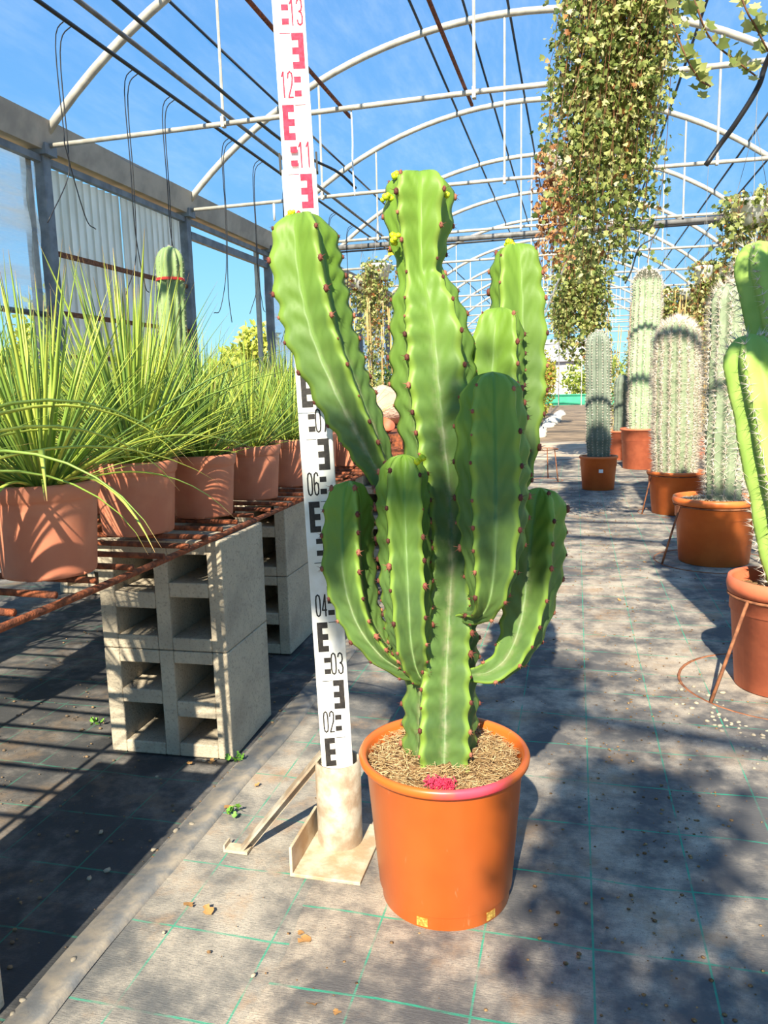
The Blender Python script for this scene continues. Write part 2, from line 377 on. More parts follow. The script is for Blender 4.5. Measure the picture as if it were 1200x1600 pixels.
st.obj('fabric_strip', MAT['fab_strip'], FLOOR, True)
cs = MB(); cs.box((-1.6, 8.3, -.02), (2.2, 10.9, .005)); cs.obj('concrete_strip', MAT['concrete_light'], FLOOR)
cs = MB(); cs.box((-.75, 10.9, -.02), (.75, 40, .004)); cs.obj('far_path', MAT['soilground'], FLOOR)

# ---- greenhouse frame : arches every 2.2 m, springing from posts at x = -4.0 and 2.7
AX, HS, ZS, RISE = -.65, 3.35, 2.70, 1.43
ARCR = (HS**2 + RISE**2) / (2*RISE); ARCZ = ZS + RISE - ARCR
def arch_z(x): return ARCZ + math.sqrt(ARCR**2 - (x - AX)**2)
BAYS = [5.45 + 2.25*k for k in range(-4, 12)]
CEIL = empty('ceiling', (0, 0, 0), kind='structure')
xs_ = np.linspace(AX - HS, AX + HS, 41)
for y in BAYS:
    MB().tube([(x, y, arch_z(x)) for x in xs_], .032, 10).obj('arch', MAT['galv'], CEIL, True)
    if y > -1 or y < -2: MB().tube([(-4.0, y, 2.67), (AX, y, 2.70), (2.7, y, 2.67)], .0185, 8).obj('tie_bar', MAT['galv'], CEIL, True)
    for x in (-2.48, -.68, 1.18):
        if -2 < y < -1: continue
        m = MB(); m.tube([(x, y, 2.69), (x, y, arch_z(x))], .011, 6)
        m.box((x-.012, y-.022, 2.66), (x+.012, y+.022, 2.73)); m.obj('hanger_rod', MAT['galv'], CEIL, False)
for x in (-1.45, -1.02, -.64, 1.0, 1.85):
    MB().tube([(x, -4, arch_z(x)+.04), (x, 30, arch_z(x)+.04)], .013, 6).obj('purlin_cord', MAT['purlin'], CEIL, True)
for x in (-2.9, 2.1):
    MB().tube([(x, -4, arch_z(x)+.045), (x, 30, arch_z(x)+.045)], .012, 6).obj('purlin_cord', MAT['purlin'], CEIL, True)
# thick doubled pipe across at the third bay
y3 = BAYS[BAYS.index(5.45) + 2] + .03
MB().tube([(-3.9, y3, 2.60), (-.6, y3, 2.615), (2.6, y3, 2.64)], .034, 8).obj('cross_pipe', MAT['greyhose'], CEIL, True)
MB().tube([(-3.9, y3-.05, 2.54), (-1.4, y3-.05, 2.55), (0, y3-.05, 2.565), (2.6, y3-.05, 2.59)], .012, 6).obj('cross_hose', MAT['blackhose'], CEIL, True)
# film
ny = 34*6+1; X, Y = np.meshgrid(np.linspace(AX-HS-.02, AX+HS+.02, 49), np.linspace(-5, 31, ny))
Zr = ARCZ + np.sqrt(np.maximum(ARCR**2 - (np.clip(X, AX-HS, AX+HS)-AX)**2, 0)) + .05
ph = (Y - 5.45) / 2.25; Zr -= .035 * np.sin(np.pi*(ph - np.floor(ph)))**2 * (1 + .4*np.sin(X*3+Y))
i = np.arange(X.size).reshape(X.shape)
Fc = np.stack([i[:-1, :-1], i[:-1, 1:], i[1:, 1:], i[1:, :-1]], 2).reshape(-1, 4)
link('roof_film', np_mesh('roof_film', np.stack([X, Y, Zr], 2).reshape(-1, 3), Fc, MAT['film'], None, True), CEIL)

def wall(name, X, sgn):
    WL = empty(name, (0, 0, 0), kind='structure')
    for y in BAYS:
        if y < -1: continue
        m = MB(); m.box((X-.045, y-.045, -.02), (X+.045, y+.045, 2.66)); m.box((X-.07, y-.10, 2.60), (X+.10*sgn*-1+.0, y+.10, 2.62)) if False else None
        m.obj('post', MAT['galv_dark'], WL, bevel=.006)
        m = MB(); m.box((X-.06, y-.07, 2.60), (X+.09*sgn, y+.07, 2.68)); m.obj('bracket', MAT['galv_dark'], WL)
    # gutter : an open trough running the length of the house
    prof = [(-.17, 2.86), (-.16, 2.86), (-.10, 2.70), (.05, 2.68), (.10, 2.86), (.12, 2.86), (.065, 2.655), (-.115, 2.67)]
    m = MB(); n = len(prof)
    for y in (-3, 30): m.v += [(X + p[0]*sgn, y, p[1]-.02) for p in prof]
    m.f += [(k, (k+1) % n, n + (k+1) % n, n + k) for k in range(n)]; m.f += [tuple(range(n)), tuple(range(2*n-1, n-1, -1))]
    m.obj('gutter', MAT['gutter'], WL)
    m = MB(); m.box((X-.02, -3, 2.55), (X+.03, 30, 2.60)); m.obj('top_rail', MAT['galv_dark'], WL)
    return WL
WL = wall('wall_left', -4.0, 1); WR = wall('wall_right', 2.7, -1)
def corrugated(y0, y1, z0, z1, x, pitch, amp, parent, mat):
    n = int((y1-y0)/pitch*10); Y = np.linspace(y0, y1, n); V = []
    for z in (z0, z1): V.append(np.stack([x + amp*np.sin(Y*2*np.pi/pitch), Y, np.full(n, z)], 1))
    k = np.arange(n-1); Fc = np.stack([k, k+1, n+k+1, n+k], 1)
    return link('corrugated_sheet', np_mesh('corrugated_sheet', np.vstack(V), Fc, mat, None, True), parent)
corrugated(5.47, 6.60, .55, 2.56, -4.06, .105, .020, WL, MAT['corr']); corrugated(6.55, 7.72, .55, 2.56, -4.035, .105, .020, WL, MAT['corr'])
for y0, y1, zs in ((5.45, 7.65, (1.90, 1.44, 1.10)),):
    for z in zs:
        m = MB(); m.box((-4.02, y0, z-.018), (-3.985, y1, z+.018)); m.obj('rail', MAT['rust_thin'], WL)
def filmwall(y0, y1, z0, z1, x, parent, name='side_film'):
    Y, Z = np.meshgrid(np.linspace(y0, y1, 30), np.linspace(z0, z1, 30)); Xx = x + .012*np.sin(Z*14+Y*2) + .01*np.sin(Y*5)
    i = np.arange(Y.size).reshape(Y.shape); Fc = np.stack([i[:-1, :-1], i[:-1, 1:], i[1:, 1:], i[1:, :-1]], 2).reshape(-1, 4)
    link(name, np_mesh(name, np.stack([Xx, Y, Z], 2).reshape(-1, 3), Fc, MAT['sidefilm'], None, True), parent)
filmwall(1.0, 5.40, 1.43, 2.62, -4.05, WL)
MB().tube([(-4.03, 1.0, 1.42), (-4.03, 5.42, 1.42)], .022, 8).obj('film_roll', MAT['greyhose'], WL, True)
m = MB(); m.box((-4.08, 5.30, .3), (-4.03, 5.36, 2.6)); m.obj('film_batten', MAT['galv'], WL)
m = MB(); m.box((-4.03, 7.8, 2.40), (-3.98, 9.9, 2.48)); m.obj('rail', MAT['galv_dark'], WL)
m = MB(); m.box((-4.10, 9.72, 0), (-4.05, 9.78, 2.6)); m.obj('film_batten', MAT['galv'], WL)
filmwall(9.92, 29, .9, 2.62, -4.05, WL); filmwall(3, 29, .9, 2.62, 2.75, WR)
# far end frame of the house
WB = empty('wall_back', (0, 0, 0), kind='structure')
ye = BAYS[-1] + .1
for x in np.arange(-4, 2.8, .84):
    MB().tube([(x, ye, .0), (x, ye, arch_z(min(max(x, -3.99), 2.69)))], .02, 6).obj('mullion', MAT['galv'], WB)
for z in (1.9, 2.3, 2.7, 3.1):
    MB().tube([(-4, ye, z), (2.7, ye, z)], .016, 6).obj('crossbar', MAT['galv'], WB)

# ================================================================== MAIN EUPHORBIA
PC = Vector((-.187, 1.082, 0)); PR, PB, PH = .128, .098, .236
EU = empty('potted_euphorbia', PC, label='tall branching euphorbia cactus in a glossy orange pot beside the white staff', cat='cactus')
m = MB()
m.lathe([(0, .0), (PB-.004, 0), (PB, .004), (PB+.0015, .024), (PB+.003, .0255), (PB+.0045, .027), (PR-.010, PH-.017), (PR-.009, PH-.016), (PR-.003, PH-.015),
         (PR, PH-.011), (PR+.001, PH-.005), (PR-.001, PH-.001), (PR-.005, PH), (PR-.009, PH-.002), (PR-.011, PH-.006), (PR-.013, PH-.03), (PB, .06)], 96)
m.obj('pot', MAT['mainpot'], EU, True)
for px in (662, 765):       # small gold stickers low on the pot
    q = Vector((at_z(px, 1448).x - PC.x, at_z(px, 1448).y - PC.y, 0)); q = math.atan2(-math.sqrt(max(PB**2 - min(q.x, PB*.98)**2, 1e-6)), q.x)
    m = MB()
    for k in range(4):
        a0, a1 = q + (k-2)*.042, q + (k-1)*.042
        r0 = PB + .0014
        m.add([(r0*cos(a0), r0*sin(a0), .008), (r0*cos(a1), r0*sin(a1), .008), (r0*cos(a1), r0*sin(a1), .021), (r0*cos(a0), r0*sin(a0), .021)] + [((r0+.0006)*cos(a), (r0+.0006)*sin(a), z) for a, z in ((a0, .008), (a1, .008), (a1, .021), (a0, .021))], [(4, 5, 6, 7), (0, 4, 7, 3), (1, 2, 6, 5), (0, 1, 5, 4), (3, 7, 6, 2)])
    m.obj('gold_sticker', MAT['gold'], EU)
def soil_mesh(R, z, bump, mat, n=40, rings=14, seed=0):
    rg = np.random.default_rng(seed); V = [(0, 0, z + bump)]; F = []
    for r in range(1, rings+1):
        for k in range(n):
            a = 2*pi*k/n; rr = R*r/rings
            V.append((rr*cos(a), rr*sin(a), z + bump*(1-(r/rings)**2) + (rg.random()-.5)*R*.05 + .004*sin(a*3+r)))
    F += [(0, 1+k, 1+(k+1) % n) for k in range(n)]
    for r in range(rings-1):
        b = 1+r*n; F += [(b+k, b+n+k, b+n+(k+1) % n, b+(k+1) % n) for k in range(n)]
    mb = MB(); mb.add(V, F); return mb
soil_mesh(PR-.011, PH-.020, .012, None, 48, 16, 3).obj('soil', MAT['soil'], EU, True)
N = 2600; r = (PR-.013)*np.sqrt(RNG.random(N)); a = RNG.random(N)*2*pi
ok = ((r*np.cos(a)-.0)**2 + (r*np.sin(a))**2 > .045**2); r, a = r[ok], a[ok]; N = len(r)
loc = np.stack([r*np.cos(a), r*np.sin(a), PH-.019 + .012*(1-(r/PR)**2) + RNG.random(N)*.006], 1)
d = RNG.normal(size=(N, 3)); d[:, 2] *= .25
rot = frames(d) * np.array([1, 1, 1.])[None, None]
ln = .008 + .012*RNG.random(N); rot = rot * np.stack([np.full(N, .0005), np.full(N, .0005), ln], 1)[:, None, :]
sv = [(1, 0, -.5), (-.5, .87, -.5), (-.5, -.87, -.5), (.6, 0, .5), (-.3, .5, .5), (-.3, -.5, .5)]; sf = [(0, 1, 4), (0, 4, 3), (1, 2, 5), (1, 5, 4), (2, 0, 3), (2, 3, 5)]
link('straw', scatter('straw', sv, sf, rot, loc, MAT['straw']), EU, kind='stuff')
N = 160; loc = np.stack([.012 + RNG.normal(size=N)*.010, -.094 + RNG.normal(size=N)*.006, PH-.012 + RNG.random(N)*.010], 1); d = RNG.normal(size=(N, 3)); d[:, 2] = np.abs(d[:, 2])
rot = frames(d) * np.stack([np.full(N, .0009), np.full(N, .0009), np.full(N, .014)], 1)[:, None, :]
tag(link('pink_fibre', scatter('pink_fibre', sv, sf, rot, loc, MAT['straw_pink']), EU, kind='stuff'), 'pink sprayed tuft of fibre on the soil')

_vd = Vector((PC.x, PC.y, 0)).normalized(); FRONT = np.array([-_vd.x, -_vd.y, 0.0])
SPH = None
def ico(sub=1):
    import bmesh
    b = bmesh.new(); bmesh.ops.create_icosphere(b, subdivisions=sub, radius=1); V = [tuple(v.co) for v in b.verts]; F = [tuple(v.index for v in f.verts) for f in b.faces]; b.free(); return np.array(V), np.array(F)
ICO1 = ico(1); ICO2 = ico(2)
def star_template():
    V = []; F = []
    iv, if_ = ICO1
    V += [tuple(v * np.array([.55, .8, .45])) for v in iv]; F += [tuple(f) for f in if_]
    for (x, y, z) in ((.9, .5, .9), (-.9, .5, .9), (.5, -.7, .9), (-.5, -.7, .9)):
        b = len(V); V += [(x*.2-.12, y*.2, .1), (x*.2+.12, y*.2, .1), (x*.2, y*.2+.15, .1), (x*1.1, y*1.1, z*1.1)]; F += [(b, b+1, b+3), (b+1, b+2, b+3), (b+2, b, b+3)]
    return np.array(V), np.array(F)
STAR = star_template()
def ribbed_stem(name, ctrl, nrib, rot, cork=(1.0, .0), groove=None, tooth=.0345, twist=0.0, seed=0, dome=.035, scale_t=1.0, y0=0):
    """ctrl : (px, py, depth y, radius in px).  A winged succulent stem with scalloped ribs."""
    rg = np.random.default_rng(seed + 100); groove = groove or (.60 if nrib == 5 else .50)
    P = []
    for px, py, y, rp in ctrl:
        q = at_y(px, py, y); dep = (q - CAM).dot(-(RC.col[2])); P.append((*(q - PC), rp * dep / F_PX))
    D, s = arcpts(np.array(P), .0028); n = len(s); L = s[-1]; R = np.maximum(D[:, 3], .004); C = D[:, :3]
    T = np.gradient(C, axis=0); T /= np.linalg.norm(T, axis=1, keepdims=True)
    fr = FRONT[None] - T * (T @ FRONT)[:, None]; fr /= np.linalg.norm(fr, axis=1, keepdims=True); ri = np.cross(T, fr) * -1
    ri = np.cross(fr, T) * -1 if np.dot(np.cross(fr[0], T[0]), np.array(_rtw)) < 0 else np.cross(fr, T)
    end = np.clip((L - s) / dome, 0, 1); domef = .30 + .70*np.sqrt(np.clip(1-(1-end)**2, 0, 1)); Rr = R * domef
    K = 7; f = np.linspace(0, 1, K); gang = pi / nrib
    cols = []; attr_rib = []; attr_v = []; teeth = []
    for j in range(nrib):
        a = radians(rot) + 2*pi*j/nrib + twist*s
        lam = tooth * (1 + .12*rg.standard_normal()); phs = rg.random()*2*pi
        warp = s + .006*np.sin(s*37+phs*3) 
        w0 = 2*pi*warp/lam + phs
        er = np.sin(a)[:, None]*ri + np.cos(a)[:, None]*fr; el = np.cos(a)[:, None]*ri - np.sin(a)[:, None]*fr
        sc = .055*np.cos(w0) + .018*np.sin(w0*.37+phs)
        Rt = Rr*(1+sc)
        for side in (-1, 1):
            order = range(K-1, 0, -1) if side < 0 else range(0, K)
            for k in order:
                ff = f[k]; th = .045*R + .0010
                g = groove*Rr
                rad = Rt*(1-ff)**1.0 + (g*cos(gang))*ff - (.05*Rr)*np.sin(pi*ff)
                lat = th*(1-ff) + g*sin(gang)*ff
                relief = np.cos(w0 + ff*2*pi*1.7)
                lat = lat + .0014*relief*np.sin(pi*ff**.8)*np.minimum(R/.05, 1.2)
                rad = rad + .0008*relief*np.sin(pi*ff**.8)
                if k == 0: lat = lat*0
                cols.append(C + er*rad[:, None] + el*(side*lat)[:, None]); attr_rib.append(np.full(n, 1-ff)); attr_v.append(.5+.5*relief*np.sin(pi*ff**.8))
        # teeth
        kk = np.floor(w0/(2*pi)); idx = np.where(np.diff(kk) > 0)[0]
        for q in idx:
            if s[q] < .02 or R[q] < .012: continue
            teeth.append((C[q] + er[q]*(Rt[q]-.0004), er[q], T[q]))
    # remove the doubled groove columns : last of side+1 and first of next rib's side-1 coincide, keep both
    m_ = len(cols); V = np.stack(cols, 1).reshape(-1, 3)
    ribA = np.stack(attr_rib, 1).ravel(); vA = np.stack(attr_v, 1).ravel()
    hg = np.repeat(s / L, m_); ck = np.repeat(np.interp(s/L, np.linspace(0, 1, len(cork)), cork), m_)
    i = np.arange(n*m_).reshape(n, m_); j2 = np.roll(i, -1, axis=1)
    Fc = np.stack([i[:-1], j2[:-1], j2[1:], i[1:]], 2).reshape(-1, 4)
    top = len(V); V = np.vstack([V, C[-1] + T[-1]*.002, C[0]]); ribA = np.r_[ribA, 0, 0]; vA = np.r_[vA, 0, 0]; hg = np.r_[hg, 1, 0]; ck = np.r_[ck, 0, 1]
    Fc = np.vstack([Fc, np.stack([i[-1], j2[-1], np.full(m_, top), np.full(m_, top)], 1)])
    me = bpy.data.meshes.new(name); quads = Fc[:-m_]; tri = Fc[-m_:, :3]
    me.from_pydata(V.tolist(), [], quads.tolist() + tri.tolist())
    me.polygons.foreach_set('use_smooth', [True]*len(me.polygons))
    for nm, vals in (('rib', ribA), ('hgt', hg), ('cork', ck)):
        at = me.attributes.new(nm, 'FLOAT', 'POINT'); at.data.foreach_set('value', vals.astype(np.float32))
    me.materials.append(MAT['euph']); me.update()
    o = link(name, me, EU)
    if teeth:
        loc = np.array([t[0] for t in teeth]); z = np.array([t[1] for t in teeth]); ty = np.array([t[2] for t in teeth])
        y = ty - z*np.sum(ty*z, 1, keepdims=True); y /= np.linalg.norm(y, axis=1, keepdims=True); x = np.cross(y, z)
        szz = .0052*(1+.25*rg.standard_normal(len(loc)))[:, None, None]
        link('spines', scatter('spines', STAR[0], STAR[1], np.stack([x, y, z], 2)*szz, loc, MAT['areole']), o, kind='stuff')
    return o
_rtw = np.array([_vd.y, -_vd.x, 0.0])            # picture-right direction at the plant
trunk = ribbed_stem('stem', [(688, 1200, 1.082, 62), (690, 1130, 1.082, 62), (692, 1050, 1.082, 60), (697, 950, 1.082, 56), (702, 850, 1.085, 52), (698, 760, 1.09, 54), (688, 680, 1.09, 64), (679, 590, 1.09, 70), (672, 510, 1.09, 66), (663, 455, 1.09, 52), (658, 428, 1.09, 38),
    (656, 395, 1.09, 44), (655, 345, 1.09, 55), (655, 300, 1.09, 58), (655, 270, 1.09, 56)], 5, -30, cork=(1, .7, .8, .8, .8, .5, .2, 0, 0), seed=1, twist=-.06, dome=.022)
BR = [
 ('left upper', [(690, 850, 1.09, 18), (640, 795, 1.095, 20), (603, 748, 1.09, 24), (574, 690, 1.085, 38), (537, 612, 1.078, 50), (505, 530, 1.07, 58), (486, 450, 1.07, 60), (477, 380, 1.07, 56), (472, 334, 1.07, 48)], 4, -62, (1, 1, 1, .6, .2, 0, 0), 2),
 ('front left', [(668, 1062, 1.075, 14), (652, 1045, 1.05, 24), (641, 1000, 1.02, 36), (636, 930, 1.00, 42), (632, 850, .995, 44), (630, 780, .995, 44), (630, 712, .995, 38)], 5, -30, (.6, .2, 0, 0), 3),
 ('low left', [(668, 1055, 1.085, 16), (630, 1040, 1.06, 20), (597, 1015, 1.045, 26), (566, 968, 1.035, 34), (549, 905, 1.03, 42), (545, 830, 1.03, 43), (546, 753, 1.03, 36)], 4, -65, (.8, .5, .1, 0), 4),
 ('front right', [(722, 962, 1.06, 12), (748, 958, 1.03, 18), (764, 925, 1.0, 36), (770, 860, .985, 52), (771, 770, .98, 60), (770, 680, .98, 60), (769, 583, .98, 48)], 5, -35, (.5, .2, .1, 0, 0), 5),
 ('low right', [(735, 1056, 1.08, 14), (768, 1050, 1.08, 24), (798, 1025, 1.085, 32), (820, 975, 1.09, 42), (832, 910, 1.09, 50), (838, 840, 1.09, 52), (845, 764, 1.09, 44)], 4, -70, (.9, .8, .5, .5, .3, .1), 6),
 ('right back', [(712, 880, 1.12, 16), (745, 830, 1.15, 26), (765, 750, 1.16, 38), (774, 650, 1.165, 50), (778, 560, 1.165, 50), (783, 482, 1.165, 42)], 4, -60, (.5, .2, 0, 0), 7),
 ('right top', [(712, 900, 1.13, 16), (760, 840, 1.19, 26), (795, 740, 1.22, 40), (806, 620, 1.235, 50), (807, 500, 1.235, 50), (804, 382, 1.235, 42)], 4, -35, (.6, .3, .1, 0), 8)]
BLAB = {'left upper': 'branch sweeping out in front of the staff', 'low right': 'branch curving out low away from the staff', 'right top': 'tallest side branch'}
for nm, ctrl, nr, rt, ck, sdn in BR:
    o = ribbed_stem('branch', ctrl, nr, rt, cork=ck, seed=sdn)
    if nm in BLAB: o['label'] = BLAB[nm]
def blob(loc, mat, r, n, name, parent, seed):
    rg = np.random.default_rng(seed); L = rg.normal(size=(n, 3))*r*.55; sc = r*(.5+.4*rg.random(n))
    o = link(name, scatter(name, ICO1[0], ICO1[1], np.eye(3)[None]*sc[:, None, None], L, mat, None, True), parent, loc); return o
for k, (px, py, y) in enumerate([(606, 307, 1.08), (619, 274, 1.08), (684, 283, 1.07), (686, 304, 1.07), (616, 374, 1.06), (796, 378, 1.225), (453, 337, 1.058), (660, 714, .975), (770, 590, .965)][:8]):
    blob(at_y(px, py, y) - PC, MAT['bud'], .0058, 7, 'flower_bud', EU, k)
for k, (px, py, y) in enumerate([(724, 966, 1.03), (726, 1049, 1.035), (686, 1090, 1.03)]):
    p = at_y(px, py, y) - PC
# ================================================================== STAFF AND STAND
SB = Vector((-.380, 1.165, 0.0)); SA = Vector((-.031, .009, 1.0)).normalized()
STF = empty('levelling_staff', SB + SA*.012, label='tall white levelling staff with black and red graduations standing in a steel tube', cat='measuring staff')
nf = Vector((.30, -.954, 0)); nf = (nf - SA*nf.dot(SA)).normalized(); rx = SA.cross(nf).normalized()
if rx.dot(Vector(_rtw)) < 0: rx = -rx
SM = Matrix((( rx.x, nf.x, SA.x), (rx.y, nf.y, SA.y), (rx.z, nf.z, SA.z))).to_4x4()     # staff x right, y towards the camera, z up
STF.matrix_world = Matrix.Translation(SB) @ SM
STF.rotation_mode = 'QUATERNION'; STF.rotation_quaternion = SM.to_quaternion(); STF.location = SB
def sbox(name, x0, x1, y0, y1, z0, z1, mat, bevel=0): 
    m = MB(); m.box((x0, y0, z0), (x1, y1, z1)); return m.obj(name, mat, STF, bevel=bevel)
Z1 = 1.108; FY0 = .010; FY1 = .006
sbox('lower_section', -.0262, .0262, -.010, FY0, .0195, Z1, MAT['staff'], .0015)
sbox('upper_section', -.0240, .0240, -.008, FY1, Z1 - .03, 1.62, MAT['staff'], .0015)
for s_ in (-1, 1):
    m = MB()
    for k in range(3): m.box((s_*.0262 - .003*(s_ < 0) - .0, -.008 + .006*k, Z1-.004), (s_*.0262 + .003*(s_ > 0) + .0, -.003 + .006*k, Z1+.024))
    m.obj('clip', MAT['blackclip'], STF)
def fy(z): return (FY0 if z < Z1 else FY1)
def mark(name, rects, z_ref, mat):
    m = MB(); y = fy(z_ref)
    for x0, x1, z0, z1 in rects: m.box((x0, y-.0004, z0), (x1, y+.0004, z1))
    return m.obj(name, mat, STF)
DIG = {'0': [[(.5,0),(.15,.06),(.0,.25),(0,.75),(.15,.94),(.5,1),(.85,.94),(1,.75),(1,.25),(.85,.06),(.5,0)]], '1': [[(.15,.82),(.55,1),(.55,0)]],
 '2': [[(0,.75),(.1,.93),(.5,1),(.9,.93),(1,.75),(.85,.5),(0,0),(1,0)]], '3': [[(0,.82),(.15,.95),(.5,1),(.9,.92),(.95,.7),(.8,.56),(.4,.52),(.8,.47),(1,.3),(.9,.07),(.5,0),(.12,.06),(0,.2)]],
 '4': [[(.75,0),(.75,1),(0,.28),(1,.28)]], '5': [[(.95,1),(.1,1),(.05,.55),(.5,.62),(.95,.5),(1,.25),(.85,.05),(.45,0),(0,.1)]],
 '6': [[(.95,.85),(.8,.97),(.5,1),(.15,.92),(0,.7),(0,.25),(.15,.05),(.5,0),(.85,.06),(1,.25),(.9,.5),(.5,.56),(.1,.46)]], '7': [[(0,1),(1,1),(.35,0)]],
 '8': [[(.5,.54),(.1,.66),(.08,.88),(.5,1),(.92,.88),(.9,.66),(.5,.54),(0,.36),(.05,.08),(.5,0),(.95,.08),(1,.36),(.5,.54)]], '9': [[(.05,.15),(.2,.03),(.5,0),(.85,.08),(1,.3),(1,.75),(.85,.95),(.5,1),(.15,.94),(0,.75),(.1,.5),(.5,.44),(.9,.54)]]}
def numeral(txt, x0, x1, z0, z1, mat):
    m = MB(); y = fy(z0) + .0004; w = (x1-x0); dw = w*.40
    for q, ch in enumerate(txt):
        ox = x0 + q*(w-dw)
        for pl in DIG[ch]:
            P = np.array([(ox+u*dw, z0+v*(z1-z0)) for u, v in pl]); 
            for a, b in zip(P[:-1], P[1:]):
                t = (b-a); L_ = np.linalg.norm(t); t = t/L_; nn = np.array([-t[1], t[0]])*.00115; a2 = a - t*.0006; b2 = b + t*.0006
                c = [a2+nn, a2-nn, b2-nn, b2+nn]
                m.add([(p[0], y, p[1]) for p in c] + [(p[0], y-.0008, p[1]) for p in c], [(0, 1, 2, 3), (4, 5, 1, 0), (6, 7, 3, 2), (5, 6, 2, 1), (7, 4, 0, 3)])
    return m.obj('numeral', mat, STF)
for k in range(1, 16):
    z = k*.1; ink = MAT['ink_black'] if k < 10 else MAT['ink_red']; odd = k % 2
    sx = -1 if odd else 1
    ex = (-.019, -.0015) if odd else (.0013, .0193)
    sq = (-.011, -.0005) if odd else (.0012, .0117)
    nx_ = (.0008, .0195) if odd else (-.018, -.0012)
    # tick at the decimetre
    tx = (-.016, .000) if odd else (.0005, .0165)
    if z > .16: mark('tick', [(tx[0], tx[1], z-.0005, z+.0005)], z, ink)
    if z > .16: mark('graduation', [(sq[0], sq[1], z+.012, z+.0205), (sq[0], sq[1], z+.0315, z+.040)], z, ink)
    sp0 = (ex[0], ex[0]+.0085) if odd else (ex[1]-.0085, ex[1])
    e0 = z+.0505
    zl = [(ex[0], ex[1], e0+i*.02, e0+i*.02+.010) for i in range(3)] + [(sp0[0], sp0[1], e0+.0100, e0+.0200), (sp0[0], sp0[1], e0+.0300, e0+.0400)]
    mark('graduation', zl, z+.05, ink)
    if k > 1: numeral('%02d' % k, nx_[0], nx_[1], z+.011, z+.047, ink)

STD = empty('staff_stand', (-.386, 1.172, 0), label='weathered steel tube stand with welded base plate and slanting strut', cat='stand')
m = MB(); TR = .0385
m.lathe([(TR, .006), (TR+.0005, .155), (TR-.004, .155), (TR-.004, .02)], 40); m.lathe([(TR-.004, .02), (0.0, .02)], 40); m.obj('tube', MAT['standsteel'], STD, True)
def base_plate():
    m = MB(); m.box((-.052, -.110, .001), (.066, .055, .007)); m.box((-.052, -.110, .007), (-.047, .02, .052)); return m
bp = base_plate().obj('base_plate', MAT['standsteel2'], STD, bevel=.001)
A = Vector((-.034, -.012, .158)); B = Vector((-.158, -.060, .006))
d = (B-A).normalized(); sidev = d.cross(Vector((0, 0, 1))).normalized(); nv = sidev.cross(d)
m = MB(); M4 = Matrix(((d.x, sidev.x, nv.x, A.x), (d.y, sidev.y, nv.y, A.y), (d.z, sidev.z, nv.z, A.z), (0, 0, 0, 1)))
Ls = (B-A).length; m.box((-.012, -.009, -.002), (Ls, .009, .002), M4); m.box((-.012, .006, -.016), (Ls, .009, 0), M4); m.obj('strut', MAT['standsteel'], STD)
m = MB(); m.box((B.x-.030, B.y-.010, .001), (B.x+.014, B.y+.012, .006)); m.box((B.x-.030, B.y-.010, .006), (B.x-.027, B.y+.012, .014)); m.obj('foot', MAT['standsteel2'], STD)

# ================================================================== BENCH : concrete blocks and rebar grid
BZ = .478
def block_mesh(flip):
    """block .29 wide, .235 deep, .2385 tall, four through holes of uneven height seen on the front"""
    Wd, Dp, Ht = .285, .235, .2375; hs = [.036, .130, .163, .252]
    tall, short = .088, .060
    c1 = [(.030, .030+short), (.030+short+.036, .030+short+.036+tall-.004)]; c2 = [(.028, .028+tall), (.028+tall+.032, .028+tall+.032+short)]
    L_, R_ = (c1, c2) if not flip else (c2, c1)
    m = MB()
    cols_ = [((hs[0], hs[1]), L_), ((hs[2], hs[3]), R_)]
    def fb(x0, x1, z0, z1): m.box((x0, 0, z0), (x1, Dp, z1))
    # build as solid pieces around the holes, sharing faces
    fb(0, hs[0], 0, Ht); fb(hs[1], hs[2], 0, Ht); fb(hs[3], Wd, 0, Ht)
    for (x0, x1), hh in cols_:
        z = 0
        for a, b in hh: fb(x0, x1, z, a); z = b
        fb(x0, x1, z, Ht)
        m.box((x0, Dp-.02, 0), (x1, Dp-.001, Ht))
    return m
BMESH = [block_mesh(1).mesh('concrete_block', MAT['block']), block_mesh(0).mesh('concrete_block', MAT['block'])]
def stack(x, y, where, rz=0.0):
    for k in range(2):
        o = link('concrete_block', BMESH[k], None, (x, y, .0005 + k*.239)); o.rotation_euler = (0, 0, rz)
        b = o.modifiers.new('bevel', 'BEVEL'); b.width = .003; b.segments = 2; b.limit_method = 'ANGLE'
        tag(o, ('upper' if k else 'lower') + ' hollow concrete block ' + where, 'concrete block', 'concrete blocks under the bench')
stack(-.985, 1.405, 'of the bench stack nearest the staff', .03); stack(-1.10, 2.06, 'of the bench stack half behind the staff', .02)
stack(-.99, .50, 'of the stack at the near bench end'); stack(-1.0, 3.0, 'of the stack at the far bench end')
stack(-2.0, 1.405, 'of the stack under the back bench edge'); stack(-2.0, 2.6, 'of the stack under the far back bench corner')
BN = empty('rebar_bench', (-.71, .35, BZ), label='bench top of rusty reinforcing bars laid over concrete blocks', cat='bench')
def bar(a, b, r=.006, name='rebar', parent=BN):
    a, b = Vector(a), Vector(b); n = 9; pts = [a.lerp(b, t/(n-1)) + Vector((0, 0, .002*sin(t*2.1))) for t in range(n)]
    return MB().tube(pts, r, 7).obj(name, MAT['rust'], parent, True)
for x in (0, -.30, -.62, -.95, -1.3): bar((x, 0, .0055), (x-.02, 3.2, .0055))
for k, y in enumerate(np.arange(.05, 3.2, .088)): bar((.012*sin(k*7.1), y, .0165), (-1.45, y + .02*sin(k*3.3), .0165), .0055)
BT = BZ + .0230           # level pots stand on

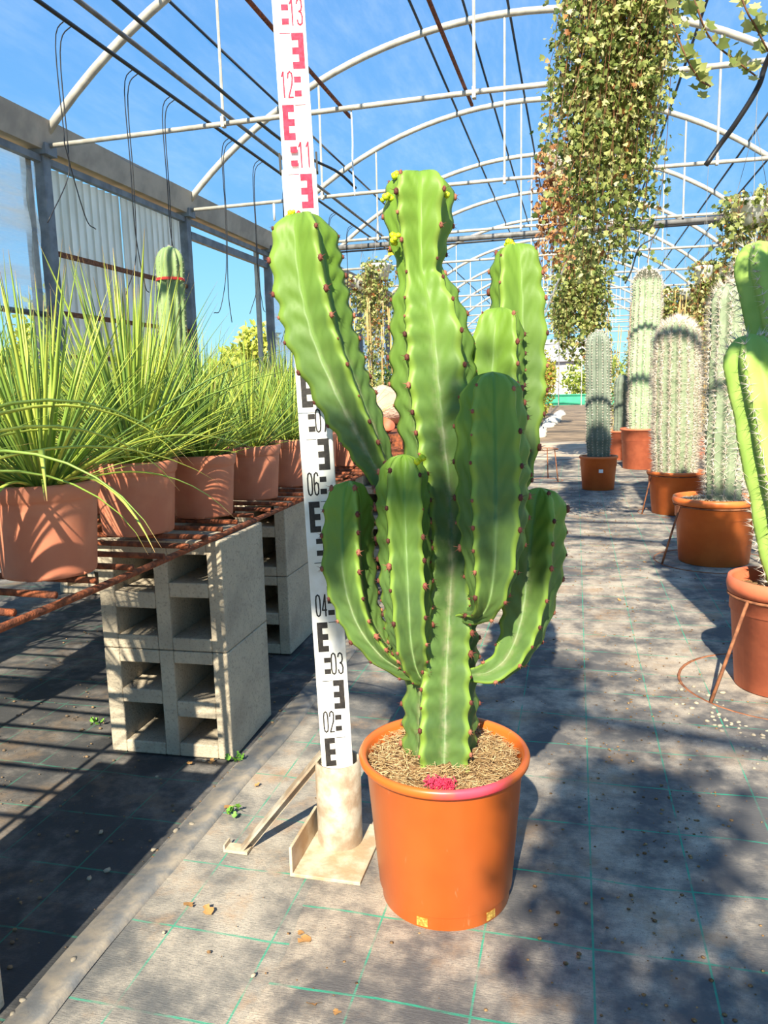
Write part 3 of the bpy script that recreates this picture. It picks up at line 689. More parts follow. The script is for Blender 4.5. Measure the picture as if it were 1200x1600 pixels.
# ================================================================== AGAVES IN POTS
def terr_pot(R, H, mat, notch=True):
    Rb = R*.80; m = MB()
    m.lathe([(Rb-.006, .0), (Rb, .001), (Rb+.001, .006), (R*.905, H-.030), (R*.905+.0005, H-.027), (R-.006, H-.025), (R-.004, H-.022), (R-.001, H-.003), (R-.003, H), (R-.007, H), (R-.010, H-.004), (R*.9, H-.04), (Rb, .03), (0, .03)], 44)
    if notch:
        for a in range(5):
            q = 2*pi*a/5 + .3; m.box((-.011, -.002, -.006), (.011, .003, .0), Matrix.Rotation(q, 4, 'Z') @ Matrix.Translation((0, -Rb+.002, .0062)))
    return m
def blade_mesh(bend, lift, w, n=7):
    """agave leaf of length 1 starting at the origin, rising along z then bending towards +x"""
    V = []; F = []; s = []; th0 = lift; p = np.array([0., 0., 0.])
    for i in range(n):
        t = i/(n-1); th = th0 + bend*t**1.5
        d = np.array([sin(th), 0, cos(th)]); up = np.array([cos(th), 0, -sin(th)])
        ww = w*(1.15 if i == 0 else 1)*(1-t**2.2)*.5 + .0006; h = ww*.55
        for q, (yy, zz) in enumerate(((-ww, .0), (0, -h), (ww, .0), (0, h*.35))): V.append(p + np.array([0, yy, 0]) - up*zz); s.append(t)
        p = p + d/(n-1)
    for i in range(n-1):
        for q in range(4): F.append((i*4+q, i*4+(q+1) % 4, (i+1)*4+(q+1) % 4, (i+1)*4+q))
    return np.array(V), np.array(F), np.array(s)
VAR = [blade_mesh(b, 0, w, 7 if b < .6 else 14) for b, w in ((.05, .023), (.15, .023), (.3, .024), (.5, .024), (.8, .025), (1.2, .026), (-.15, .023), (1.9, .030))]
VARM = [np_mesh('leaf', v, f_, MAT['blade'], {'s': s_}, True) for v, f_, s_ in VAR]
def agave_leaf_params(n, rg, L):
    out = []
    for k in range(n):
        t = (k+.5)/n                                   # 0 inner upright .. 1 outer drooping
        az = k*2.39996 + rg.normal()*.15; tilt = radians(4 + 66*t**.9) + rg.normal()*.07
        ln = L*(.74 + .34*rg.random())*(1 - .30*t)
        bi = int(np.clip(rg.normal(t*2.2 + .8, 1.0), 0, 5)); 
        if t < .2 and rg.random() < .3: bi = 6
        out.append((az, tilt, ln, bi))
    return out
AGL = 'agaves on the rebar bench'
POTS = []                                              # (x, y, R, H) of every pot on the bench
def leaf_verts(az, tilt, ln, bi, H):
    Mx = np.array(Matrix.Rotation(az, 3, 'Z') @ Matrix.Rotation(tilt, 3, 'Y'))
    return (VAR[bi][0]*ln) @ Mx.T + np.array([.012*cos(az), .012*sin(az), H-.018])
def leaf_hits(x, y, R, H, p):
    v = leaf_verts(*p, H); wx, wy, z = v[:, 0]+x, v[:, 1]+y, v[:, 2]
    if np.any((z < .004) & (wx < -.695) & (wx > -2.18) & (wy > .34) & (wy < 3.57)): return True      # bench bars
    r = np.hypot(v[:, 0], v[:, 1])
    if np.any((r > R-.014) & (z < H+.003) & (r < R+.012)): return True                              # own rim
    for px_, py_, pr, ph_ in POTS:
        if (px_-x)**2 + (py_-y)**2 < 1e-6: continue
        if np.any((np.hypot(wx-px_, wy-py_) < pr+.004) & (z < ph_+.003) & (z > -.01)): return True
    return False
STRAIGHTER = {7: 5, 5: 4, 4: 3, 3: 2, 2: 1, 1: 0, 0: 0, 6: 6}
def clear_leaf(x, y, R, H, p):
    az, tilt, ln, bi = p
    for q in range(40):
        if not leaf_hits(x, y, R, H, (az, tilt, ln, bi)): break
        if q % 3 == 2: bi = STRAIGHTER[bi]
        elif q % 3 == 1: ln *= .95
        else: tilt = max(tilt - .07, .05)
    return az, tilt, ln, bi
def agave(x, y, R, H, n, L, label, single, seed, z0=None, extra=(), mat=None):
    rg = np.random.default_rng(seed); z0 = BT if z0 is None else z0
    o = empty('potted_agave', (x, y, z0), rg.random()*.0, label=label, cat='potted plant', group=AGL)
    terr_pot(R, H, None).obj('pot', mat or MAT['terra'], o, True)
    soil_mesh(R-.009, H-.022, .006, None, 20, 5, seed).obj('soil', MAT['soil'], o, True)
    P = [clear_leaf(x, y, R, H, p) for p in agave_leaf_params(n, rg, L) + list(extra)]
    if single:
        for az, tilt, ln, bi in P:
            l = link('leaf', VARM[bi], o, (.012*cos(az), .012*sin(az), H-.018)); l.rotation_euler = (0, tilt, az); l.scale = (ln, ln*(.7+.5*rg.random()), ln)
    else:
        Vs = []; Fs = []; vv = []; b = 0
        for az, tilt, ln, bi in P:
            v, f_, s_ = VAR[bi]; Mx = np.array(Matrix.Rotation(az, 3, 'Z') @ Matrix.Rotation(tilt, 3, 'Y'))
            Vs.append((v*ln) @ Mx.T + np.array([.012*cos(az), .012*sin(az), H-.018])); Fs.append(f_+b); b += len(v); vv.append(np.full(len(v), np.clip(rg.normal(.5, .22), 0, 1)))
        link('leaves', np_mesh('leaves', np.vstack(Vs), np.vstack(Fs), MAT['agave'], {'v': np.concatenate(vv)}, True), o, kind='stuff')
    return o
FRONTROW = [(-.81, 1.035, .087, .146, 170, .36, 'agave in terracotta pot nearest the open end of the bench', 1),
 (-.865, 1.385, .087, .146, 230, .42, 'tall bright agave in terracotta pot right above the concrete block stack', 2),
 (-.825, 1.595, .080, .140, 170, .30, 'bluish agave in terracotta pot just past the block stack', 3),
 (-.825, 1.875, .080, .140, 160, .31, 'agave in terracotta pot fourth along the bench edge', 4),
 (-.825, 2.15, .078, .138, 140, .30, 'agave in terracotta pot fifth along the bench edge', 5),
 (-.84, 2.43, .078, .138, 100, .28, 'agave in terracotta pot half behind the staff', 6),
 (-.80, 2.74, .080, .140, 70, .26, 'agave in terracotta pot seen between staff and sweeping cactus branch', 7)]
POTS += [(q[0], q[1], q[2], q[3]) for q in FRONTROW] + [(-.86, .70, .085, .145)]
BACKROWS = []
_k = 20
for row, xx in ((1, -1.12), (2, -1.42), (3, -1.74), (4, -2.05)):
    for y in np.arange(1.0 + .1*(row % 2), 3.4, .27):
        _k += 1; rg = np.random.default_rng(_k); BACKROWS.append((row, xx + rg.normal()*.02, y + rg.normal()*.03, _k, .33 + .07*rg.random()))
POTS += [(q[1], q[2], .078, .138) for q in BACKROWS]
for x, y, R, H, n, L, lab, sdn in FRONTROW:
    ex = ()
    if sdn == 1: ex = [(-.9, 1.05, .42, 5), (-.6, 1.25, .40, 5), (-1.2, 1.2, .36, 7), (-.3, 1.1, .44, 4), (-1.5, 1.15, .40, 7), (0.1, 1.0, .46, 3), (.5, .9, .45, 3), (-.1, 1.3, .35, 5)]
    if sdn == 2: ex = [(k*1.1, .12+.05*k, .43+.02*(k % 3), 1) for k in range(6)]
    agave(x, y, R, H, n, L, lab, True, sdn, extra=ex)
for row, x, y, k, L in BACKROWS:
    agave(x, y, .078, .138, 110, L, 'agave in terracotta pot in the %s row behind the bench edge pots' % ('second', 'third', 'fourth', 'rearmost')[row-1], False, k)
# leaves of an agave standing just outside at the near end
agave(-.86, .70, .085, .145, 120, .40, 'agave with long arching leaves at the very near end of the bench', True, 12, extra=[(.35, .75, .50, 7), (.62, .85, .47, 7), (.15, .95, .47, 7), (.9, .8, .52, 7), (.48, 1.05, .42, 7), (1.2, 1.0, .46, 5), (.75, 1.1, .50, 5)])

# ================================================================== COLUMN CACTI
def spine_template(): return np.array([(1, 0, 0), (-.5, .87, 0), (-.5, -.87, 0), (0, 0, 1)]), np.array([(0, 1, 3), (1, 2, 3), (2, 0, 3)])
SPT = spine_template()
def column(parent, base, top, R, nr, depth, mat, spmat, sp_len, sp_n, sp_ds, seed, name='stem', flare=0, bend=(0, 0, 0), sp_w=.0011, spread=.9):
    rg = np.random.default_rng(seed); base, top = np.array(base, float), np.array(top, float)
    n = 90; t = np.linspace(0, 1, n); L = np.linalg.norm(top-base)
    C = base + (top-base)*t[:, None] + np.array(bend)*np.sin(pi*t)[:, None]
    m_ = nr*8; ph = np.arange(m_)/m_*2*pi
    e = np.clip((1-t)*L/(R*1.25), 0, 1); prof = np.sqrt(np.clip(1-(1-e)**2, .0, 1))*(1 + flare*np.sin(t*pi)) * (.88 + .12*np.clip(t/.2, 0, 1))
    wob = 1 + .02*np.sin(t*21+seed) + .012*np.sin(t*43)
    rr = R*prof*wob; rb = .5+.5*np.cos(nr*ph); rad = rr[:, None]*(1 - depth*(1 - rb**.8)[None])
    V = np.stack([C[:, 0:1]+rad*np.cos(ph), C[:, 1:2]+rad*np.sin(ph), np.repeat(C[:, 2:3], m_, 1)], 2).reshape(-1, 3)
    i = np.arange(n*m_).reshape(n, m_); j = np.roll(i, -1, 1); Fc = np.stack([i[:-1], j[:-1], j[1:], i[1:]], 2).reshape(-1, 4)
    st_ = link(name, np_mesh(name, V, Fc, mat, {'rib': np.tile(rb, n), 'hgt': np.repeat(t, m_)}, True), parent)
    P = []; Dr = []
    ss = np.arange(.01, L, sp_ds)
    for q in range(nr):
        a = 2*pi*q/nr
        for s in ss + rg.random()*sp_ds*.5:
            tt = min(s/L, .999); r_ = np.interp(tt, t, rr); c = np.array([np.interp(tt, t, C[:, k]) for k in range(3)])
            slope = 0 if r_ > R*.8 else 1.0
            for z in range(sp_n):
                P.append(c + np.array([r_*cos(a), r_*sin(a), 0])); d = np.array([cos(a), sin(a), .15+slope]); d = d + rg.normal(size=3)*spread*.8; Dr.append(d)
    P = np.array(P); Dr = np.array(Dr); N = len(P); ln = sp_len*(.5+.7*rg.random(N))
    rot = frames(Dr)*np.stack([np.full(N, sp_w), np.full(N, sp_w), ln], 1)[:, None, :]
    link('spines', scatter('spines', SPT[0], SPT[1], rot, P, spmat), st_, kind='stuff')
    return st_
def big_pot(R, H, mat, parent, Rb=None, lip=.02):
    Rb = Rb or R*.82; m = MB()
    m.lathe([(0, .02), (Rb-.006, 0), (Rb, .002), (R*.90, H*.70), (R*.90+.004, H*.705), (R*.93, H-lip), (R-.004, H-lip), (R, H-lip*.5), (R-.004, H-.001), (R-.010, H), (R-.016, H-.006), (R*.88, H*.6), (Rb-.01, .03)], 48)
    return m.obj('pot', mat, parent, True)
def wire_stand(parent_xy, R, Rtop, H, label, a0, lean=1.0, nleg=3):
    o = empty('wire_pot_stand', (parent_xy[0], parent_xy[1], 0.0), label=label, cat='pot stand')
    ring = [(R*cos(2*pi*k/40), R*sin(2*pi*k/40), .0005) for k in range(41)]; MB().tube(ring, .004, 6, False).obj('ground_ring', MAT['rust_thin'], o, True)
    for k in range(nleg):
        a = a0 + 2*pi*k/nleg; MB().tube([(R*cos(a), R*sin(a), .003), (Rtop*cos(a), Rtop*sin(a), H)], .0045, 6).obj('leg', MAT['rust_thin'], o, True)
    top = [(Rtop*cos(2*pi*k/40), Rtop*sin(2*pi*k/40), H) for k in range(41)]; MB().tube(top, .004, 6, False).obj('top_ring', MAT['rust_thin'], o, True)
    return o
# small blue-grey cactus in the aisle
c1 = empty('potted_cactus', (.170, 5.92, .002), label='slim blue grey ribbed cactus in an orange pot with a small white label', cat='cactus')
big_pot(.142, .25, MAT['orange'], c1, .115); soil_mesh(.125, .225, .01, None, 24, 6, 4).obj('soil', MAT['soil'], c1)
column(c1, (0, 0, .2), (-.02, 0, 1.155), .088, 15, .16, MAT['cac_blue'], MAT['spine_white'], .016, 5, .020, 11, sp_w=.0018)
MB().box((-.0, -.134, .135), (.030, -.1305, .160)).obj('label_sticker', MAT['label'], c1)
# tall cactus with dark crown
c2 = empty('potted_cactus', (.590, 7.42, .002), label='tallest pale spiny cactus with a dark crown in a faded terracotta pot', cat='cactus')
big_pot(.195, .37, MAT['orange_soft'], c2, .16); soil_mesh(.17, .34, .01, None, 24, 6, 5).obj('soil', MAT['soil'], c2)
column(c2, (0, 0, .3), (.01, 0, 1.775), .125, 15, .14, MAT['cac_pale'], MAT['spine_white'], .036, 9, .022, 12, sp_w=.0018)
# dense white cactus
c3 = empty('potted_cactus', (.590, 4.85, .002), label='stout cactus covered in dense white spines in an orange pot on a wire stand', cat='cactus')
big_pot(.172, .255, MAT['orange'], c3, .135); soil_mesh(.15, .235, .012, None, 24, 6, 6).obj('soil', MAT['soil'], c3)
column(c3, (-.01, 0, .2), (-.025, 0, 1.135), .116, 16, .12, MAT['cac_pale2'], MAT['spine_white'], .040, 16, .014, 13, flare=.06, sp_w=.0013)
# long-spined cactus in bright orange pot
c4 = empty('potted_cactus', (.592, 3.53, .002), label='cactus with long starry white spines in a bright orange pot full of pale gravel', cat='cactus')
big_pot(.178, .285, MAT['orange'], c4, .143, .03); soil_mesh(.152, .262, .010, None, 30, 8, 7).obj('soil', MAT['soil'], c4)
column(c4, (.03, 0, .24), (.025, .0, 1.175), .080, 11, .16, MAT['cac_pale2'], MAT['spine_white'], .042, 11, .022, 14, sp_w=.0012)
N = 500; r = .15*np.sqrt(RNG.random(N)); a = RNG.random(N)*2*pi; loc = np.stack([r*np.cos(a), r*np.sin(a), .266+.010*(1-(r/.15)**2)], 1)
link('gravel', scatter('gravel', ICO1[0], ICO1[1], np.eye(3)[None]*(.003+.003*RNG.random(N))[:, None, None], loc, MAT['pebble']), c4, kind='stuff')
# green columns at the right edge
c5 = empty('potted_cactus', (.515, 2.06, .002), label='large green cactus with smooth ribs and two columns in a terracotta pot', cat='cactus')
big_pot(.135, .285, MAT['orange_soft'], c5, .105, .04); soil_mesh(.115, .25, .008, None, 24, 6, 8).obj('soil', MAT['soil'], c5)
column(c5, (.045, -.01, .2), (-.095, .06, .888), .078, 6, .34, MAT['cac_green'], MAT['spine_white'], .028, 9, .020, 15, name='column', sp_w=.0009)
column(c5, (.05, .10, .2), (-.055, .22, 1.135), .082, 6, .34, MAT['cac_green'], MAT['spine_white'], .028, 9, .020, 16, name='column', bend=(.045, 0, 0), sp_w=.0009)
# others behind
c6 = empty('potted_cactus', (.46, 8.3, .002), label='short dark cactus column half hidden behind the dark crowned one', cat='cactus')
big_pot(.15, .3, MAT['orange_soft'], c6); column(c6, (0, 0, .2), (0, 0, .86), .08, 12, .15, MAT['cac_blue'], MAT['spine_grey'], .02, 4, .03, 17)
c7 = empty('potted_cactus', (.80, 4.55, .002), label='narrow bright green cactus column between the two white spined ones', cat='cactus')
big_pot(.10, .34, MAT['orange_soft'], c7); column(c7, (0, 0, .3), (0.02, 0, .96), .05, 6, .3, MAT['cac_green'], MAT['spine_white'], .015, 3, .03, 18)
c8 = empty('potted_cactus', (-2.30, 4.2, .002), label='tall sage cactus tied with red tape behind the agaves', cat='cactus')
big_pot(.16, .3, MAT['terra'], c8); column(c8, (-.02, 0, .25), (.01, 0, 1.622), .080, 10, .22, MAT['cac_left'], MAT['spine_grey'], .012, 3, .03, 19, sp_w=.0012)
MB().lathe([(.079, 1.425), (.081, 1.425), (.081, 1.440), (.079, 1.440)], 30, (0.005, 0, 0)).obj('red_tape', MAT['tape'], c8)
wire_stand((.590, 4.85), .215, .163, .232, 'rusty wire stand around the dense white cactus pot', radians(203))
wire_stand((.592, 3.53), .245, .169, .251, 'rusty wire stand around the bright orange pot', radians(205))
wire_stand((.515, 2.06), .24, .129, .241, 'rusty wire stand around the pot of the large green cactus', radians(219))
wire_stand((-.245, 6.45), .15, .11, .26, 'empty rusty wire stand on the ground in the aisle', radians(200))

# ================================================================== HANGING IVY
def ivy_leaf():
    V = [(0, 0, 0), (.50, .18, .10), (.32, .45, .04), (.42, .68, .12), (.10, .75, .0), (0, 1.0, -.06), (-.10, .75, 0), (-.42, .68, .12), (-.32, .45, .04), (-.50, .18, .10), (0, .45, -.05)]
    F = [(10, k, (k+1)) for k in range(0, 9)] + [(10, 9, 0)]
    return np.array(V), np.array(F)
IVY = ivy_leaf()
def ivy(name, loc, ztop_hang, strands, lmin, lmax, spread, nleaf, size, label, seed, mat='ivy', potR=.12, potm='white_pl', drift=(0, 0), group='hanging ivy baskets', flare=.5, long_ctr=True, dry=0.0):
    rg = np.random.default_rng(seed)
    o = empty(name, loc, label=label, cat='hanging plant', group=group)
    m = MB(); m.lathe([(0, -.15), (potR*.72, -.15), (potR, -.02), (potR*1.04, -.015), (potR*1.04, 0), (potR*.96, 0), (potR*.9, -.03)], 28); m.obj('pot', MAT[potm], o, True)
    soil_mesh(potR*.93, -.02, .01, None, 16, 3, seed).obj('soil', MAT['soil'], o)
    hz = ztop_hang - loc[2]; m = MB()
    for k in range(3):
        a = 2*pi*k/3 + .4; m.tube([(potR*cos(a), potR*sin(a), -.008), (0, 0, min(hz*.7, .45))], .0018, 4)
    m.tube([(0, 0, min(hz*.7, .45)), (0, 0, hz)], .0022, 4); m.obj('hanger', MAT['greyhose'], o)
    vm = MB(); P = []; Dn = []; VV = []
    for k in range(strands):
        a = rg.random()*2*pi; L = lmin + (lmax-lmin)*rg.random()**1.3; r0 = potR*(.55+.4*rg.random()); r1 = spread*(.25+.75*rg.random())
        pts = []; nn = 12; wx, wy = rg.normal(size=2)*.022
        for q in range(nn):
            t = q/(nn-1); z = .05*sin(min(t*9, pi)) - L*max(0, t-.06); rr = r0 + (r1-r0)*min(1, t*5)*(1-flare*.5*t)
            pts.append(np.array([rr*cos(a)+wx*sin(t*8+k)+drift[0]*t, rr*sin(a)+wy*cos(t*7+k)+drift[1]*t, z]))
        vm.tube([tuple(p) for p in pts], .0013, 3, False)
        pts = np.array(pts); n = max(3, int(nleaf*(L/lmax)/strands*1.5)); t = np.sort(rg.random(n)); seg = t*(nn-1); i0 = np.minimum(seg.astype(int), nn-2); fr_ = (seg-i0)[:, None]
        pp = pts[i0]*(1-fr_) + pts[i0+1]*fr_; off = rg.normal(size=(n, 3))*.022; P.append(pp+off); dd = off.copy(); dd[:, 2] = -np.abs(rg.normal(size=n))*.02-.012; Dn.append(dd)
        VV.append(np.clip(rg.normal(.40, .22, n) + (.42 if rg.random() < dry else 0), 0, 1))
    P = np.vstack(P); Dn = np.vstack(Dn); VV = np.concatenate(VV); N = len(P)
    y = Dn/np.linalg.norm(Dn, axis=1, keepdims=True); z = rg.normal(size=(N, 3)); z[:, 2] += .6; z -= y*np.sum(z*y, 1, keepdims=True); z /= np.linalg.norm(z, axis=1, keepdims=True); x = np.cross(y, z)
    sz = size*(.55+.8*rg.random(N))
    link('vines', vm.mesh('vines', MAT['vine']), o, kind='stuff')
    link('foliage', scatter('foliage', IVY[0], IVY[1], np.stack([x, y, z], 2)*sz[:, None, None], P, MAT[mat], VV), o, kind='stuff')
    return o
ivy('hanging_ivy', (.17, 3.20, 2.36), 2.69, 190, .45, 1.28, .235, 14000, .0225, 'large variegated ivy trailing from a white basket hung over the aisle', 31, drift=(-.10, 0), dry=.08)
ivy('hanging_ivy', (-.13, 5.45, 2.27), 2.69, 44, .35, .86, .15, 1300, .032, 'dried brown trailing ivy beside the large variegated one', 32, 'ivy_dry', .10)
ivy('hanging_ivy', (.035, 7.7, 2.02), 2.69, 110, .45, 1.2, .29, 5200, .036, 'pale variegated ivy hanging low behind the large one above the blue grey cactus', 33, dry=.05)
ivy('hanging_ivy', (1.05, 5.45, 1.88), 2.69, 50, .15, .6, .20, 1500, .032, 'ivy in a white pot hung above the large green cactus', 34, dry=.2)
ivy('hanging_ivy', (1.11, 7.7, 1.80), 2.69, 60, .2, .8, .10, 1300, .034, 'ivy with reddish tips in a small white pot above the bamboo canes', 35, dry=.3, potR=.085)
ivy('hanging_ivy', (.78, 7.7, 1.58), 2.69, 40, .15, .5, .08, 800, .034, 'ivy in the lowest small white pot above the bamboo canes', 36, dry=.15, potR=.075)
ivy('hanging_ivy', (-1.92, 7.7, 2.0), 2.69, 60, .4, 1.15, .19, 2200, .030, 'ivy trailing from a white pot with a yellow tag beside the canes', 37, dry=.25)
ivy('hanging_ivy', (1.9, 7.7, 2.1), 2.69, 60, .2, 1.0, .25, 1800, .034, 'ivy hanging along the side of the house beyond the cacti', 38, dry=.3)
for k, (x, y, z) in enumerate([(1.55, 9.95, 2.1), (1.5, 12.2, 2.1), (-2.2, 12.2, 2.1), (-2.7, 9.95, 2.2), (-.3, 14.45, 2.3)]):
    ivy('hanging_ivy', (x, y, z), 2.69, 50, .3, .85, .24, 1000, .045, 'ivy basket far down the house ' + ('above the shrubs across from the staff', 'beyond the bamboo canes and shrubs', 'behind the staked canes', 'by the open bay', 'over the far end of the aisle')[k], 50+k, dry=.3)
# baskets over the near part of the house: their shade falls on the aisle floor and the plants
for k, (x, y, z, L) in enumerate([(.12, -1.3, 2.085, .75), (.46, -3.55, 3.06, .9), (-.16, -3.55, 2.98, .5), (.76, -1.3, 2.1, .8), (.52, .95, 1.93, .14)]):
    ivy('hanging_ivy', (x, y, z), arch_z(x), 60, .12, L, .22, 1900, .034, 'ivy basket hanging over the near end of the aisle', 70+k, dry=.1)

for k, (x, y, z, L, sp_) in enumerate([(-.06, -1.3, 2.55, .24, .11), (-.36, -1.3, 2.46, .16, .08)]):
    ivy('hanging_ivy', (x, y, z), arch_z(x), 40, .06, L, sp_, 700, .030, 'small ivy basket hung high from the roof arch over the near aisle', 90+k, potR=.07)

# ================================================================== CANES, SHRUBS, TREES, FAR THINGS
def leaf_blob(rg, c, rad, n):
    d = rg.normal(size=(n, 3)); d /= np.linalg.norm(d, axis=1, keepdims=True); return np.array(c) + d*np.array(rad)*(rg.random((n, 1))**.4)
QUAD = (np.array([(0, 0, 0), (.28, .45, .06), (0, 1, 0), (-.28, .45, .06)]), np.array([(0, 1, 2), (0, 2, 3)]))
def foliage(name, parent, blobs, size, mat, seed, kind='stuff'):
    rg = np.random.default_rng(seed); P = np.vstack([leaf_blob(rg, *b) for b in blobs]); N = len(P)
    rot = frames(rg.normal(size=(N, 3)), rg.random(N)*6.28)*(size*(.5+rg.random(N)))[:, None, None]
    return link(name, scatter(name, QUAD[0], QUAD[1], rot, P, MAT[mat], np.clip(rg.normal(.5, .25, N), 0, 1)), parent, kind=kind)
def cane_plant(x, y, h, n, label, seed, group, leaf='greenleaf', sp=.14):
    rg = np.random.default_rng(seed); o = empty('caned_plant', (x, y, .002), label=label, cat='potted plant', group=group)
    terr_pot(.12, .22, None, False).obj('pot', MAT['terra'], o, True)
    for k in range(n):
        a, r_ = rg.random()*6.28, sp*rg.random()**.5; hh = h*(.8+.25*rg.random())
        MB().tube([(r_*.5*cos(a), r_*.5*sin(a), .1), (r_*cos(a)+rg.normal()*.02, r_*sin(a)+rg.normal()*.02, hh)], .005, 5).obj('cane', MAT['bamboo'], o)
    foliage('foliage', o, [((0, 0, h*.28 + .1), (sp, sp, h*.26), 800), ((0, 0, h*.55), (sp*.9, sp*.9, h*.28), 600)], .030, leaf, seed)
    return o
k = 0
for x, y in ((-2.05, 6.9), (-1.80, 7.0), (-2.38, 7.82), (-1.62, 7.3), (-2.25, 7.3), (-1.5, 7.9), (-1.75, 8.1)):
    k += 1; cane_plant(x, y, 1.60, 8, 'bamboo caned climbing plant in the group behind the euphorbia', 200+k, 'caned plants on the staff side', 'ivy')
for x, y in ((.82, 8.16), (1.14, 8.16), (1.46, 8.2), (.97, 8.55), (1.30, 8.6), (1.46, 7.5), (1.15, 9.05), (.62, 9.6), (.40, 10.0)):
    k += 1; cane_plant(x, y, 1.62, 10, 'bamboo caned climbing plant in the group behind the white spined cacti', 200+k, 'caned plants behind the cacti', 'ivy')
def shrub(x, y, rx, rz, label, mat, seed, size=.07, n=900, group='shrubs lining the far aisle'):
    o = empty('shrub', (x, y, .0), label=label, cat='shrub', group=group)
    MB().tube([(0, 0, -.01), (0, 0, rz)], .03, 6).obj('stem', MAT['bark'], o)
    foliage('foliage', o, [((0, 0, rz), (rx, rx, rz), n), ((rx*.4, 0, rz*1.3), (rx*.6, rx*.6, rz*.6), n//2), ((-rx*.4, 0, rz*.7), (rx*.6, rx*.6, rz*.5), n//2)], size, mat, seed); return o
for k, (x, y, rx, rz) in enumerate([(-1.02, 11.6, .36, .52), (-.86, 13.2, .34, .62), (-.85, 15.0, .40, .72), (-.82, 17.2, .44, .8), (-.95, 20, .5, .8)]):
    shrub(x, y, rx, rz, 'yellow and red leaved shrub beside the white stone edging', 'shrub', 300+k)
for k, (x, y, rx, rz) in enumerate([(1.3, 11, .5, .8), (1.2, 13, .6, .8), (1.4, 15.5, .7, .8), (-2.2, 10.2, .6, .6), (-2.8, 8.8, .5, .5), (-2.9, 11.5, .6, .6), (1.9, 9.5, .6, .7), (2.1, 7.2, .5, .7), (2.2, 5.2, .45, .6), (-2.7, 6.6, .5, .5), (-3.3, 5.3, .5, .48), (-3.2, 7.6, .5, .5)]):
    shrub(x, y, rx, rz, 'green leafy shrub ' + ('beyond the caned plants behind the cacti' if k in (0, 1, 2) else 'along the side opposite the staff beyond the cacti' if k in (6, 7, 8) else 'behind the agaves before the corrugated sheet' if k in (9, 10) else 'between the staked canes and the open bay'), 'greenleaf', 320+k, group='green shrubs along the sides')
for k, (x, y, rx, rz) in enumerate([(-2.2, 33, 1.2, 1.0), (.6, 33.5, 1.2, 1.1), (3.6, 35, 1.3, 1.2), (-5.6, 34, 1.7, 1.6)]):
    shrub(x, y, rx, rz, 'rounded yellow green bush behind the green board at the far end', 'tree', 340+k, .16, 900, 'bushes at the far end')
gb = MB(); gb.box((-2.2, 31.0, .0), (1.6, 31.1, .42)); tag(gb.obj('green_board', MAT['green_board']), 'low green board across the far end of the aisle', 'board')
for k in range(16):
    p = (-.62 + .018*k - .08*RNG.random(), 8.2 + k*.95, .02); s_ = .10 + .07*RNG.random()
    o = link('edging_stone', scatter('edging_stone', ICO2[0], ICO2[1], np.diag([s_, s_*1.3, s_*.55])[None], np.zeros((1, 3)), MAT['whitestone'], None, True), None, p)
    tag(o, 'whitewashed stone edging the far aisle', 'stone', 'white edging stones')
def house(x, y, w, d, h, rh, label):
    o = empty('far_building', (x, y, 0), label=label, cat='building')
    MB().box((-w/2, -d/2, 0), (w/2, d/2, h)).obj('wall', MAT['greyroof'], o)
    m = MB(); m.add([(-w/2-.3, -d/2-.3, h), (w/2+.3, -d/2-.3, h), (w/2+.3, d/2+.3, h), (-w/2-.3, d/2+.3, h), (-w/2-.3, 0, h+rh), (w/2+.3, 0, h+rh)], [(0, 1, 5, 4), (2, 3, 4, 5), (0, 4, 3), (1, 2, 5), (0, 3, 2, 1)]); m.obj('roof', MAT['greyroof'], o)
house(-3.6, 52, 8, 6, 2.2, 1.5, 'pale shed with grey roof beyond the far end of the aisle')
def tree(x, y, h, r, label, seed, n=2600, size=.16):
    rg = np.random.default_rng(seed); o = empty('tree', (x, y, -.02), label=label, cat='tree', group='trees outside the house')
    MB().tube([(0, 0, 0), (.1, 0, h*.4), (0, .1, h*.8)], [.12, .09, .04], 7).obj('trunk', MAT['bark'], o)
    bl = [((rg.normal()*r*.45, rg.normal()*r*.45, h*(.55+.4*rg.random())), (r*.5, r*.5, r*.42), n//7) for q in range(7)]
    foliage('crown', o, bl, size, 'tree', seed)
tree(-9.0, 13.0, 2.75, 1.2, 'yellow green tree seen through the open bay', 401); tree(-11.6, 16.0, 2.3, 1.2, 'feathery tree farther behind the open bay', 402)
tree(-8.6, 10.2, 1.5, .8, 'low bush outside the open bay', 403); tree(-7.3, 16, 2.1, .9, 'orange tinged tree by the open bay edge', 404)
for k, (x, y) in enumerate([(-6.4, 5.6), (-8.8, 8.2), (-6.6, 2.6), (-12.2, 9.4), (-9.6, 4.4)]): tree(x, y, 1.75, 1.1, 'olive green hedge tree outside below the side film', 410+k, 1800, .10)
# bench and goods beyond the agaves
bx = MB(); bx.box((-1.75, 3.57, .43), (-.80, 3.64, .475)); tag(bx.obj('timber_beam', MAT['wood']), 'yellow timber beam lying beyond the agave pots', 'beam')
for k in range(9):
    o = MB().tube([(-1.9, 3.9+k*.035, .444), (-.95, 3.92+k*.035, .444)], .014, 8).obj('rusty_bar', MAT['rust'], None, True)
    tag(o, 'rusty red bar stacked behind the yellow timber beam', 'bar', 'stacked rusty bars')
for k, (x, y, z) in enumerate(((-1.21, 4.32, .551), (-1.07, 4.32, .551), (-1.14, 4.46, .551))):
    m = MB(); m.lathe([(0, 0), (.06, 0), (.085, .055), (.088, .06), (.08, .058), (.055, .012), (0, .012)], 20); o = m.obj('terracotta_saucer', MAT['orange_soft'], None, True, (x, y, z)); o.rotation_euler = (.7, .2*k, .4); o.scale = (.65, .65, .65)
    tag(o, 'terracotta saucer tipped on the pile in front of the pale rock', 'saucer', 'terracotta saucers on the pile')
